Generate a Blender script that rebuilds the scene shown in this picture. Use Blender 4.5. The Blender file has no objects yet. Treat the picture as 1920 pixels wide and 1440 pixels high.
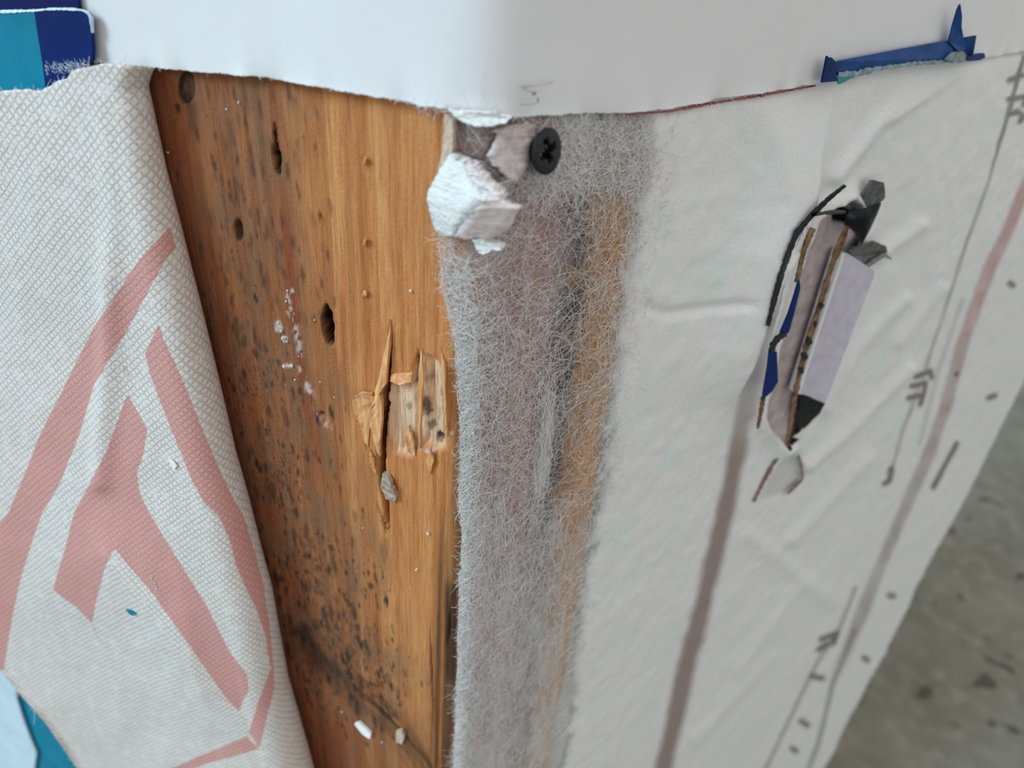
import bpy, bmesh, math, random
import numpy as np
from mathutils import Vector, Matrix
from mathutils.geometry import tessellate_polygon

rng = np.random.default_rng(7); random.seed(7)
scene = bpy.context.scene
COL = scene.collection

# ------------------------------------------------------------------ camera, world, sun, exposure
F = 1400.0                                  # focal length in pixels of the 1920 wide frame
NADIR = (790 - 960, 2900 - 720)             # where plumb lines meet, from the frame centre
AZ = math.radians(50.0)
_th = math.atan2(F, math.hypot(*NADIR))
fwd = np.array([math.cos(AZ) * math.cos(_th), math.sin(AZ) * math.cos(_th), -math.sin(_th)])
_r0 = np.cross(fwd, [0, 0, 1]); _r0 /= np.linalg.norm(_r0)
_u0 = np.cross(_r0, fwd)
_a = math.atan2(*NADIR)
rgt = math.cos(_a) * _r0 - math.sin(_a) * _u0
upv = math.sin(_a) * _r0 + math.cos(_a) * _u0
def ray(px, py):
    px = np.asarray(px, float)[..., None]; py = np.asarray(py, float)[..., None]
    return fwd + rgt * (px - 960) / F - upv * (py - 720) / F
CAM = np.array([0, 0, 0.70]) - ray(886, 720) * 0.14     # the plumb corner edge is the z axis
def proj(P):
    P = np.asarray(P, float) - CAM
    d = P @ fwd
    return 960 + F * (P @ rgt) / d, 720 - F * (P @ upv) / d

cd = bpy.data.cameras.new('camera'); cam = bpy.data.objects.new('camera', cd); COL.objects.link(cam)
cd.sensor_fit = 'HORIZONTAL'; cd.sensor_width = 36.0; cd.lens = F / 1920 * 36
cd.clip_start = 0.002; cd.clip_end = 60
M = Matrix.Identity(4)
for i in range(3):
    M[i][0], M[i][1], M[i][2], M[i][3] = rgt[i], upv[i], -fwd[i], CAM[i]
cam.matrix_world = M
cd.dof.use_dof = True; cd.dof.focus_distance = 0.154; cd.dof.aperture_fstop = cd.lens / 1.9
scene.camera = cam

world = bpy.data.worlds.new('overcast_sky'); scene.world = world; world.use_nodes = True
wn = world.node_tree.nodes; wl = world.node_tree.links
bg = wn['Background']; bg.inputs['Color'].default_value = (1.0, 0.98, 0.965, 1); bg.inputs['Strength'].default_value = 0.78

sd = bpy.data.lights.new('daylight', 'SUN'); sun = bpy.data.objects.new('daylight', sd); COL.objects.link(sun)
sd.energy = 2.5; sd.angle = math.radians(26); sd.color = (0.56, 0.83, 1.0)
sun.rotation_euler = Vector((-0.80, 0.12, 0.58)).to_track_quat('Z', 'Y').to_euler()
sun.location = (-1.6, 0.2, 2.2)

scene.view_settings.view_transform = 'Standard'; scene.view_settings.look = 'None'
scene.view_settings.exposure = 0.0; scene.view_settings.gamma = 1.0
scene.view_settings.use_curve_mapping = False

# ------------------------------------------------------------------ wall frames
dR = np.array([1.0, 0, 0]); nR = np.array([0, -1.0, 0])
LA = math.radians(AZ * 180 / math.pi + 70)
dL = np.array([math.cos(LA), math.sin(LA), 0]); nL = np.array([-math.sin(LA), math.cos(LA), 0])
ZV = np.array([0, 0, 1.0])
def onR(px, py, h=0.0):
    r = ray(px, py); h = np.asarray(h, float)
    t = (h - CAM @ nR) / (r @ nR)
    return CAM + r * t[..., None]
def onL(px, py, h=0.0):
    r = ray(px, py); h = np.asarray(h, float)
    t = (h - CAM @ nL) / (r @ nL)
    return CAM + r * t[..., None]
def szR(px, py, h=0.0):
    P = onR(px, py, h); return P @ dR, P[..., 2]
def szL(px, py, h=0.0):
    P = onL(px, py, h); return P @ dL, P[..., 2]
def sz(px, py, h=0.0):
    """pixel -> (s, z) on the wrapped corner surface: s > 0 right face, s < 0 left face"""
    px = np.asarray(px, float); py = np.asarray(py, float)
    sR, zR = szR(px, py, h); sL, zL = szL(px, py, h)
    useR = sR > 0
    return np.where(useR, sR, -sL), np.where(useR, zR, zL)
RC = 0.0032
def W(s, z, h=0.0, r=RC):
    """point on the rounded corner, h metres proud of it"""
    s = np.asarray(s, float); z = np.asarray(z, float); h = np.asarray(h, float)
    q = np.sqrt(s * s + r * r)
    a = (s + q) / 2; b = (q - s) / 2
    w = (1 + s / q) / 2
    n = w[..., None] * nR + (1 - w[..., None]) * nL
    n = n / np.linalg.norm(n, axis=-1, keepdims=True)
    return a[..., None] * dR + b[..., None] * dL + z[..., None] * ZV + h[..., None] * n
def Wp(px, py, h=0.0):
    s, z = sz(px, py, h); return W(s, z, h)

# ------------------------------------------------------------------ small numeric tools
def seg_dist(x, y, pts):
    d = np.full(x.shape, 1e9)
    for (x0, y0), (x1, y1) in zip(pts[:-1], pts[1:]):
        vx, vy = x1 - x0, y1 - y0
        t = np.clip(((x - x0) * vx + (y - y0) * vy) / (vx * vx + vy * vy + 1e-9), 0, 1)
        d = np.minimum(d, np.hypot(x - x0 - t * vx, y - y0 - t * vy))
    return d
def poly_sd(x, y, pts):
    d = seg_dist(x, y, list(pts) + [pts[0]])
    ins = np.zeros(x.shape, bool)
    n = len(pts)
    for i in range(n):
        x0, y0 = pts[i]; x1, y1 = pts[(i + 1) % n]
        if y0 == y1: continue
        c = ((y0 > y) != (y1 > y)) & (x < (x1 - x0) * (y - y0) / (y1 - y0) + x0)
        ins ^= c
    return np.where(ins, -d, d)
def sm(e0, e1, x):
    t = np.clip((x - e0) / (e1 - e0), 0, 1); return t * t * (3 - 2 * t)
def vnoise(x, y, seed=0):
    """smooth value noise in [-1, 1]"""
    xi = np.floor(x).astype(np.int64); yi = np.floor(y).astype(np.int64)
    fx = x - xi; fy = y - yi
    fx = fx * fx * (3 - 2 * fx); fy = fy * fy * (3 - 2 * fy)
    def h(a, b):
        n = (a * 374761393 + b * 668265263 + seed * 1274126177) & 0x7fffffff
        n = ((n ^ (n >> 13)) * 1274126177) & 0x7fffffff
        return ((n ^ (n >> 16)) & 0xffff) / 32767.5 - 1
    return (h(xi, yi) * (1 - fx) + h(xi + 1, yi) * fx) * (1 - fy) + (h(xi, yi + 1) * (1 - fx) + h(xi + 1, yi + 1) * fx) * fy
def fbm(x, y, seed=0, o=4):
    v = 0; a = 0.5
    for k in range(o):
        v = v + a * vnoise(x * 2 ** k, y * 2 ** k, seed + k * 17); a *= 0.5
    return v
def prof(pts, t):
    p = np.array(pts, float); return np.interp(t, p[:, 0], p[:, 1])

# ------------------------------------------------------------------ mesh tools
def link(name, me, mat, parent=None):
    o = bpy.data.objects.new(name, me); COL.objects.link(o)
    if mat is not None and hasattr(me, 'materials'): me.materials.append(mat)
    if parent is not None: o.parent = parent
    return o
def tag(o, label, cat=None, group=None, kind=None):
    if label: o['label'] = label
    if cat: o['category'] = cat
    if group: o['group'] = group
    if kind: o['kind'] = kind
    return o
def raw_mesh(name, V, Q, smooth=True):
    """numpy verts (n,3) and faces (m,k) -> mesh"""
    me = bpy.data.meshes.new(name)
    k = Q.shape[1]
    me.vertices.add(len(V)); me.vertices.foreach_set('co', np.ascontiguousarray(V, np.float32).ravel())
    me.loops.add(Q.size); me.loops.foreach_set('vertex_index', np.ascontiguousarray(Q, np.int32).ravel())
    me.polygons.add(len(Q)); me.polygons.foreach_set('loop_start', np.arange(0, Q.size, k, dtype=np.int32))
    me.update(calc_edges=True)
    me.polygons.foreach_set('use_smooth', np.full(len(Q), smooth))
    me.validate()
    return me
def grid_mesh(name, P, attrs=None, uv=None, keep=None, flip=False):
    ny, nx = P.shape[:2]
    idx = np.arange(ny * nx).reshape(ny, nx)
    q = np.stack([idx[:-1, :-1], idx[:-1, 1:], idx[1:, 1:], idx[1:, :-1]], -1)
    if flip: q = q[..., ::-1]
    q = q[keep] if keep is not None else q.reshape(-1, 4)
    V = P.reshape(-1, 3)
    used = np.unique(q); re = np.full(ny * nx, -1); re[used] = np.arange(len(used))
    me = raw_mesh(name, V[used], re[q])
    for k, v in (attrs or {}).items():
        at = me.attributes.new(k, 'FLOAT', 'POINT')
        at.data.foreach_set('value', np.ascontiguousarray(np.broadcast_to(v, (ny, nx)).reshape(-1)[used], np.float32))
    if uv is not None:
        l = me.uv_layers.new(name='mm')
        li = np.empty(len(me.loops), np.int32); me.loops.foreach_get('vertex_index', li)
        U = np.stack([uv[0].reshape(-1)[used], uv[1].reshape(-1)[used]], -1)[li]
        l.data.foreach_set('uv', np.ascontiguousarray(U, np.float32).ravel())
    return me
def tubes(name, paths, rad, sides=3):
    """paths (N,K,3), rad scalar / (N,) / (N,K): thin round strands, one mesh"""
    N, K, _ = paths.shape
    T = np.gradient(paths, axis=1); T /= np.linalg.norm(T, axis=2, keepdims=True) + 1e-12
    ref = np.where(np.abs(T[..., 2:3]) > 0.8, np.array([1.0, 0, 0]), np.array([0, 0, 1.0]))
    A = np.cross(T, ref); A /= np.linalg.norm(A, axis=2, keepdims=True) + 1e-12
    B = np.cross(T, A)
    rad = np.asarray(rad, float)
    if rad.ndim == 0: rad = np.full((N, K), float(rad))
    elif rad.ndim == 1: rad = np.repeat(rad[:, None], K, 1)
    ang = np.arange(sides) * 2 * math.pi / sides
    V = paths[:, :, None, :] + rad[:, :, None, None] * (np.cos(ang)[None, None, :, None] * A[:, :, None, :] + np.sin(ang)[None, None, :, None] * B[:, :, None, :])
    idx = np.arange(N * K * sides).reshape(N, K, sides)
    a = idx[:, :-1]; b = idx[:, 1:]
    Q = np.stack([a, np.roll(a, -1, 2), np.roll(b, -1, 2), b], -1).reshape(-1, 4)
    return raw_mesh(name, V.reshape(-1, 3), Q)
def slab(name, P, nrm, th, cuts=0, rough=0.0, seed=0, smooth=False, relax=0):
    """polygon of 3D points, extruded th along -nrm; optionally subdivided and roughened"""
    P = [Vector(p) for p in P]
    bm = bmesh.new()
    tris = tessellate_polygon([P])
    vs = [bm.verts.new(p) for p in P]
    for t in tris:
        try: bm.faces.new([vs[i] for i in t])
        except ValueError: pass
    bmesh.ops.recalc_face_normals(bm, faces=bm.faces)
    if bm.faces and sum((f.normal * f.calc_area() for f in bm.faces), Vector()).dot(Vector(nrm)) < 0:
        bmesh.ops.reverse_faces(bm, faces=bm.faces)
    if cuts:
        for _ in range(cuts):
            bmesh.ops.subdivide_edges(bm, edges=bm.edges, cuts=1, use_grid_fill=True)
    for _ in range(relax):
        bmesh.ops.smooth_vert(bm, verts=[v for v in bm.verts if not v.is_boundary], factor=0.5, use_axis_x=True, use_axis_y=True, use_axis_z=True)
    if rough:
        rr = random.Random(seed)
        for v in bm.verts:
            v.co += Vector([rr.uniform(-1, 1) * rough for _ in range(3)])
    top = list(bm.faces)
    ex = bmesh.ops.extrude_face_region(bm, geom=top, use_keep_orig=True)
    nv = [e for e in ex['geom'] if isinstance(e, bmesh.types.BMVert)]
    for v in nv: v.co -= Vector(nrm) * th
    bmesh.ops.recalc_face_normals(bm, faces=bm.faces)
    for f in bm.faces: f.smooth = smooth
    me = bpy.data.meshes.new(name); bm.to_mesh(me); bm.free()
    return me
def ribbon_on(name, pts, width, h, face='R', n=40, jitter=0.0, seed=0, th=0.00012):
    """narrow strip with thickness lying on a wall along a pixel polyline (width in px, scalar or list)"""
    pts = np.array(pts, float)
    d = np.r_[0, np.cumsum(np.hypot(*np.diff(pts, axis=0).T))]
    t = np.linspace(0, d[-1], n)
    x = np.interp(t, d, pts[:, 0]); y = np.interp(t, d, pts[:, 1])
    w = np.interp(t, d, np.full(len(pts), width) if np.isscalar(width) else width) / 2
    tx = np.gradient(x); ty = np.gradient(y); L = np.hypot(tx, ty); nx_, ny_ = -ty / L, tx / L
    r = np.random.default_rng(seed)
    w = w * (1 + jitter * r.uniform(-1, 1, n))
    f = onR if face == 'R' else onL
    nn = nR if face == 'R' else nL
    A = f(x + nx_ * w, y + ny_ * w, h); B = f(x - nx_ * w, y - ny_ * w, h)
    P = np.stack([A, B, B - nn * th, A - nn * th, A], 1)
    return grid_mesh(name, P)
def box_mesh(name, o, ax, ay, az):
    V = np.array([o + ax * i + ay * j + az * k for k in (0, 1) for j in (0, 1) for i in (0, 1)])
    Q = np.array([[0, 2, 3, 1], [4, 5, 7, 6], [0, 1, 5, 4], [2, 6, 7, 3], [0, 4, 6, 2], [1, 3, 7, 5]])
    me = raw_mesh(name, V, Q, False)
    bm = bmesh.new(); bm.from_mesh(me); bmesh.ops.recalc_face_normals(bm, faces=bm.faces); bm.to_mesh(me); bm.free()
    return me
def solid(o, th, offset=-1.0):
    m = o.modifiers.new('thickness', 'SOLIDIFY'); m.thickness = th; m.offset = offset
    return o
def empty(name, loc=(0, 0, 0)):
    o = bpy.data.objects.new(name, None); COL.objects.link(o); o.location = loc; o.empty_display_size = 0.01
    return o
def sub(name, me, mat, root):
    o = link(name, me, mat, root)
    o.matrix_parent_inverse = Matrix.Translation(-Vector(root.location))
    return o

# ------------------------------------------------------------------ material tools
def lin(c):
    return tuple(((v / 255) / 12.92 if v / 255 <= 0.04045 else ((v / 255 + 0.055) / 1.055) ** 2.4) for v in c) + (1.0,)
class NT:
    def __init__(s, name):
        s.m = bpy.data.materials.new(name); s.m.use_nodes = True
        s.t = s.m.node_tree; s.b = s.t.nodes['Principled BSDF']
    def n(s, typ, **kw):
        nd = s.t.nodes.new(typ)
        for k, v in kw.items(): setattr(nd, k, v)
        return nd
    def put(s, inp, v):
        if hasattr(v, 'is_linked') or hasattr(v, 'links'): s.t.links.new(v, inp)
        else: inp.default_value = v
    def math(s, op, a, b=0.0, c=0.0, clamp=False):
        nd = s.n('ShaderNodeMath', operation=op, use_clamp=clamp)
        for i, v in enumerate((a, b, c)): s.put(nd.inputs[i], v)
        return nd.outputs[0]
    def attr(s, name): return s.n('ShaderNodeAttribute', attribute_name=name).outputs['Fac']
    def uv(s, sx=1, sy=1, rot=0.0, off=(0, 0, 0)):
        u = s.n('ShaderNodeUVMap', uv_map='mm').outputs[0]
        mp = s.n('ShaderNodeMapping'); s.t.links.new(u, mp.inputs[0])
        mp.inputs['Scale'].default_value = (sx, sy, 1); mp.inputs['Rotation'].default_value = (0, 0, rot); mp.inputs['Location'].default_value = off
        return mp.outputs[0]
    def obj(s, sc=(1, 1, 1)):
        u = s.n('ShaderNodeTexCoord').outputs['Object']
        mp = s.n('ShaderNodeMapping'); s.t.links.new(u, mp.inputs[0]); mp.inputs['Scale'].default_value = sc
        return mp.outputs[0]
    def noise(s, vec, scale=1.0, detail=4, rough=0.55, dist=0.0):
        nd = s.n('ShaderNodeTexNoise'); s.t.links.new(vec, nd.inputs['Vector'])
        nd.inputs['Scale'].default_value = scale; nd.inputs['Detail'].default_value = detail
        nd.inputs['Roughness'].default_value = rough; nd.inputs['Distortion'].default_value = dist
        return nd.outputs['Fac']
    def vor(s, vec, scale=1.0, feature='F1', rnd=1.0):
        nd = s.n('ShaderNodeTexVoronoi', feature=feature); s.t.links.new(vec, nd.inputs['Vector'])
        nd.inputs['Scale'].default_value = scale; nd.inputs['Randomness'].default_value = rnd
        return nd.outputs['Distance']
    def ramp(s, fac, stops, interp='LINEAR'):
        nd = s.n('ShaderNodeValToRGB'); s.t.links.new(fac, nd.inputs[0]); cr = nd.color_ramp; cr.interpolation = interp
        while len(cr.elements) < len(stops): cr.elements.new(0.5)
        for e, (p, c) in zip(cr.elements, stops):
            e.position = p; e.color = c if len(c) == 4 else lin(c)
        return nd.outputs[0]
    def step(s, v, a, b):
        nd = s.n('ShaderNodeMapRange', interpolation_type='SMOOTHSTEP'); s.put(nd.inputs['Value'], v)
        nd.inputs['From Min'].default_value = a; nd.inputs['From Max'].default_value = b
        return nd.outputs[0]
    def mix(s, fac, a, b, mode='MIX'):
        nd = s.n('ShaderNodeMix', data_type='RGBA', blend_type=mode)
        s.put(nd.inputs[0], fac)
        s.put(nd.inputs[6], a if not isinstance(a, tuple) else (a if len(a) == 4 else lin(a)))
        s.put(nd.inputs[7], b if not isinstance(b, tuple) else (b if len(b) == 4 else lin(b)))
        return nd.outputs[2]
    def bump(s, h, dist=0.0003, strength=1.0):
        nd = s.n('ShaderNodeBump'); s.t.links.new(h, nd.inputs['Height'])
        nd.inputs['Distance'].default_value = dist; nd.inputs['Strength'].default_value = strength
        s.t.links.new(nd.outputs[0], s.b.inputs['Normal'])
    def out(s, col=None, rough=0.6, metal=0.0, spec=0.3):
        if col is not None: s.put(s.b.inputs['Base Color'], col if not (isinstance(col, tuple) and len(col) == 3) else lin(col))
        s.put(s.b.inputs['Roughness'], rough); s.put(s.b.inputs['Metallic'], metal)
        s.b.inputs['Specular IOR Level'].default_value = spec
        return s.m

def plain(name, col, var=0.12, scale=900.0, rough=0.6, metal=0.0, bump=0.0001, spec=0.3):
    t = NT(name); v = t.obj()
    n = t.noise(v, scale, 5, 0.6)
    a = tuple(max(0, c * (1 - var)) for c in col); b = tuple(min(255, c * (1 + var)) for c in col)
    c = t.ramp(n, [(0.3, a), (0.7, b)])
    t.bump(n, bump, 0.8)
    return t.out(c, rough, metal, spec)

# --- wood
def wood_material(name='mouldy_softwood'):
    t = NT(name)
    warp = t.uv(0.05, 0.012)
    grain = t.noise(t.uv(0.30, 0.008), 1.0, 4, 0.62, 0.4)
    fine = t.noise(t.uv(3.2, 0.12), 1.0, 5, 0.65, 0.2)
    speck = t.noise(t.uv(2.6, 1.5), 1.0, 5, 0.65)
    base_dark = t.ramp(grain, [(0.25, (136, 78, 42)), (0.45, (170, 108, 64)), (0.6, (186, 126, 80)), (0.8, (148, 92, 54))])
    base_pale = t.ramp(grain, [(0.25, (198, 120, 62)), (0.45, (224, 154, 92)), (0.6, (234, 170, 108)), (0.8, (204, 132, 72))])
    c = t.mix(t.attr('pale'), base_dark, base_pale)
    c = t.mix(t.math('MULTIPLY', t.step(fine, 0.42, 0.7), 0.75), c, t.mix(1.0, c, (206, 182, 162), 'MULTIPLY'))
    c = t.mix(t.math('MULTIPLY', t.attr('band'), 0.95), c, t.mix(1.0, c, (190, 150, 122), 'MULTIPLY'))
    c = t.mix(t.math('MULTIPLY', t.attr('red'), 0.55), c, t.mix(1.0, c, (225, 150, 120), 'MULTIPLY'))
    # grey weathered film
    film = t.math('MULTIPLY', t.attr('film'), t.step(t.noise(t.uv(0.22, 0.07), 1.0, 5, 0.6), 0.38, 0.66))
    c = t.mix(t.math('MULTIPLY', film, 0.55), c, (124, 98, 76))
    # fresh torn wood
    c = t.mix(t.attr('scar'), c, t.ramp(fine, [(0.3, (222, 172, 128)), (0.5, (244, 208, 172)), (0.72, (252, 232, 208))]))
    # right face under the fleece: stains in bands along the edge
    bands = t.n('ShaderNodeUVMap', uv_map='mm').outputs[0]
    sx = t.n('ShaderNodeSeparateXYZ'); t.t.links.new(bands, sx.inputs[0])
    sw = t.math('ADD', sx.outputs[0], t.math('MULTIPLY', t.math('SUBTRACT', t.noise(t.uv(0.25, 0.05), 1.0, 3), 0.5), 14.0))
    su = t.math('DIVIDE', sw, 44.0, clamp=True)
    rb = t.ramp(su, [(0.0, (160, 120, 96)), (0.14, (176, 136, 136)), (0.34, (190, 148, 142)), (0.46, (126, 108, 108)), (0.54, (72, 70, 74)), (0.62, (176, 130, 92)), (0.80, (220, 166, 108)), (1.0, (204, 156, 108))])
    rb = t.mix(t.math('MULTIPLY', t.step(t.noise(t.uv(0.28, 0.14), 1.0, 3, 0.5), 0.56, 0.66), 0.7), rb, (178, 136, 92))
    rb = t.mix(t.step(speck, 0.5, 0.64), rb, t.mix(1.0, rb, (120, 96, 88), 'MULTIPLY'))
    c = t.mix(t.attr('rface'), c, rb)
    # mould: spots elongated with the grain, clustered where the stain mask is high
    m1 = t.noise(t.uv(0.95, 0.42), 1.0, 2, 0.5, 0.3)
    m2 = t.noise(t.uv(2.4, 1.0), 1.0, 3, 0.6)
    mk = t.attr('mould')
    a1 = t.step(t.math('ADD', m1, t.math('MULTIPLY', mk, 0.20)), 0.74, 0.84)
    a2 = t.step(t.math('ADD', m2, t.math('MULTIPLY', mk, 0.17)), 0.72, 0.82)
    c = t.mix(t.math('MULTIPLY', a1, 0.45), c, (70, 54, 46))
    c = t.mix(t.math('MULTIPLY', a2, 0.75), c, (58, 44, 36))
    c = t.mix(t.attr('spots'), c, (48, 39, 36))
    c = t.mix(t.attr('dark'), c, (24, 17, 14))
    c = t.mix(t.attr('dust'), c, (226, 216, 208))
    h = t.math('ADD', t.math('MULTIPLY', fine, 0.7), t.math('MULTIPLY', speck, 0.6))
    t.bump(h, 0.0005, 0.85)
    r = t.math('ADD', 0.42, t.math('MULTIPLY', speck, 0.25))
    return t.out(c, r, 0.0, 0.4)
M_WOOD = wood_material()
def splinter_material():
    t = NT('torn_wood'); v = t.obj((900, 900, 90))
    f = t.noise(v, 1.0, 4, 0.6)
    c = t.ramp(f, [(0.3, (190, 126, 74)), (0.55, (226, 170, 116)), (0.75, (242, 202, 156))])
    t.bump(f, 0.0003, 0.7)
    return t.out(c, 0.6, 0, 0.3)
M_SPL = splinter_material()
# --- white facing sheet
def facing_material():
    t = NT('white_facing_paper')
    n = t.noise(t.obj(), 60, 4, 0.6); n2 = t.noise(t.obj(), 1500, 3, 0.6)
    c = t.ramp(n, [(0.3, (226, 227, 229)), (0.7, (231, 232, 234))])
    t.bump(n2, 0.00005, 0.5)
    return t.out(c, 0.55, 0, 0.25)
M_FACE = facing_material()
M_FIBRE = plain('white_fibre', (252, 247, 243), 0.05, 400, 0.6, 0, 0.00001, 0.2)
M_PFIBRE = plain('paper_fibre', (240, 240, 238), 0.03, 400, 0.7, 0, 0.00001, 0.2)
# --- peeled wrap, back side
def curl_material():
    t = NT('woven_wrap_back')
    def wave(rot, sc, di=1.6):
        nd = t.n('ShaderNodeTexWave', wave_type='BANDS', bands_direction='X', wave_profile='SIN')
        t.t.links.new(t.uv(1, 1, rot), nd.inputs['Vector'])
        nd.inputs['Scale'].default_value = sc; nd.inputs['Distortion'].default_value = di
        nd.inputs['Detail'].default_value = 2; nd.inputs['Detail Scale'].default_value = 1.4
        return nd.outputs['Fac']
    wv = t.math('MINIMUM', t.step(wave(math.radians(38), 0.23, 2.0), 0.0, 0.45), t.step(wave(math.radians(-47), 0.25, 2.0), 0.0, 0.45))
    fz = t.noise(t.uv(2.2, 2.2), 1.0, 4, 0.65)
    fz2 = t.noise(t.uv(0.12, 0.12), 1.0, 3, 0.5)
    c = t.ramp(fz, [(0.3, (208, 203, 198)), (0.55, (230, 225, 220)), (0.75, (243, 239, 235))])
    c = t.mix(t.math('MULTIPLY', t.math('SUBTRACT', 1.0, wv), t.step(t.noise(t.uv(0.35, 0.35), 1.0, 3), 0.2, 0.55)), c, t.mix(1.0, c, (220, 219, 218), 'MULTIPLY'))
    pk = t.step(t.attr('print'), 1.5, -1.5)
    pc = t.ramp(fz, [(0.3, (200, 136, 130)), (0.55, (214, 152, 145)), (0.75, (226, 184, 178))])
    pc = t.mix(t.math('MULTIPLY', t.math('SUBTRACT', 1.0, wv), 0.6), pc, (184, 138, 132))
    c = t.mix(t.math('MULTIPLY', pk, 0.92), c, pc)
    h = t.math('ADD', t.math('MULTIPLY', wv, 0.45), t.math('MULTIPLY', fz, 0.6))
    t.bump(h, 0.00026, 0.6)
    m = t.out(c, 0.6, 0, 0.25)
    return m
M_CURL = curl_material()
# --- wrap on the right face
def wrap_material():
    t = NT('white_wall_wrap')
    fz = t.noise(t.uv(1.6, 1.6), 1.0, 4, 0.65)
    big = t.noise(t.uv(0.05, 0.05), 1.0, 3, 0.5)
    c = t.ramp(big, [(0.3, (232, 237, 236)), (0.5, (236, 236, 236)), (0.7, (226, 238, 236))])
    c = t.mix(t.step(fz, 0.45, 0.75), c, t.mix(1.0, c, (236, 236, 236), 'MULTIPLY'))
    c = t.mix(t.attr('brown_shade'), c, (136, 112, 104))
    c = t.mix(t.attr('pink'), c, (184, 132, 130))
    c = t.mix(t.attr('ink'), c, (112, 106, 102))
    c = t.mix(t.attr('wedge_grey'), c, (140, 140, 136))
    t.bump(fz, 0.00015, 0.5)
    # the fleece thins to separate fibres over the timber
    fb = t.noise(t.uv(3.0, 1.6), 1.0, 5, 0.7, 1.2)
    vl = t.attr('veil')
    al = t.math('ADD', vl, t.math('MULTIPLY', t.math('SUBTRACT', fb, 0.5), t.math('MULTIPLY', t.math('SUBTRACT', 1.0, vl), 1.6)), clamp=True)
    t.put(t.b.inputs['Alpha'], al)
    return t.out(c, 0.5, 0, 0.3)
M_WRAP = wrap_material()
M_BOARD = plain('white_board', (206, 204, 198), 0.05, 200, 0.7)
M_LINER = plain('mauve_grey_paper', (198, 184, 186), 0.12, 260, 0.7)
M_NAVY = plain('navy_tape', (0, 34, 98), 0.12, 120, 0.5, 0, 0.00004, 0.15)
M_NAVY2 = plain('dark_navy_tape', (4, 24, 84), 0.12, 120, 0.5, 0, 0.00004, 0.15)
M_TEAL = plain('teal_tape', (0, 128, 158), 0.10, 60, 0.45, 0, 0.00003, 0.2)
M_BTAPE = plain('blue_tape', (24, 66, 128), 0.2, 160, 0.5, 0, 0.00005, 0.15)
M_GREEN = plain('teal_adhesive', (28, 120, 116), 0.2, 300, 0.4)
M_RESID = plain('grey_adhesive_residue', (112, 132, 138), 0.3, 500, 0.5)
M_PALE = plain('pale_blue_film', (206, 230, 242), 0.04, 80, 0.4)
M_PLAST = plain('white_plaster', (240, 242, 240), 0.04, 1500, 0.85, 0, 0.0006)
M_PLAST2 = plain('plaster_paper_face', (236, 226, 226), 0.05, 900, 0.8, 0, 0.0003)
M_FLAP = plain('torn_grey_paper', (202, 190, 188), 0.14, 500, 0.75, 0, 0.0003)
M_BROWNPAPER = plain('brown_grey_paper', (132, 112, 104), 0.14, 500, 0.75, 0, 0.0003)
M_BEIGE = plain('beige_paper', (204, 184, 164), 0.08, 500, 0.75)
M_SCREW = plain('black_screw_steel', (42, 44, 46), 0.25, 900, 0.42, 0.7, 0.00006, 0.5)
M_STEEL = plain('grey_steel', (112, 114, 114), 0.2, 700, 0.45, 0.5, 0.00005, 0.5)
M_LILAC = plain('lilac_white_plastic', (196, 192, 206), 0.05, 300, 0.5)
M_RUSTY = plain('rusty_brown_edge', (112, 86, 62), 0.45, 500, 0.8)
M_MAUVE = plain('mauve_brown_edge', (140, 108, 104), 0.2, 600, 0.8)
M_RED = plain('red_brown_print', (136, 78, 76), 0.3, 600, 0.7)
M_PENCIL = plain('pencil_grey', (180, 174, 170), 0.15, 900, 0.8)
M_INK = plain('print_ink', (92, 86, 82), 0.25, 500, 0.7)
M_CHIP = plain('grey_wood_chip', (164, 148, 134), 0.2, 700, 0.8, 0, 0.0004)
M_CRUMB = plain('white_crumb', (232, 226, 220), 0.06, 1200, 0.8)
def concrete():
    t = NT('concrete'); v = t.obj()
    n1 = t.noise(v, 9, 6, 0.62); n2 = t.noise(v, 42, 4, 0.6); sp = t.noise(v, 26, 2, 0.4, 0.4)
    c = t.ramp(n1, [(0.3, (98, 97, 86)), (0.5, (112, 111, 100)), (0.7, (124, 123, 112))])
    c = t.mix(t.step(n2, 0.45, 0.72), c, (128, 127, 116))
    c = t.mix(t.math('MULTIPLY', t.step(sp, 0.63, 0.70), 0.8), c, (66, 64, 54))
    t.bump(n2, 0.004, 0.6)
    return t.out(c, 0.85, 0, 0.2)
M_CONC = concrete()

# ------------------------------------------------------------------ the setting
ZT = 0.98                                    # top of the low walls
fl = link('floor', box_mesh('floor', np.array([-4.0, -4.0, -0.08]), np.array([8.0, 0, 0]), np.array([0, 8.0, 0]), np.array([0, 0, 0.08])), M_CONC)
tag(fl, 'grey pitted concrete floor beyond the wrapped wall', kind='structure')
EDGE = 0.372                                 # length of the right face
wr = link('wall_right', box_mesh('wall_right', W(0.040, 0, 0) - nR * -0.0 + 0 * dR - nR * 0.0012, dR * (EDGE - 0.042), -nR * 0.09, ZV * ZT), M_BOARD)
tag(wr, 'white board core of the right-hand wall face', kind='structure')
wlft = link('wall_left', box_mesh('wall_left', dL * 0.128 - nL * 0.001, dL * 0.6, -nL * 0.06, ZV * ZT), M_BOARD)
tag(wlft, 'white board core of the left-hand wall face', kind='structure')

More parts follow.
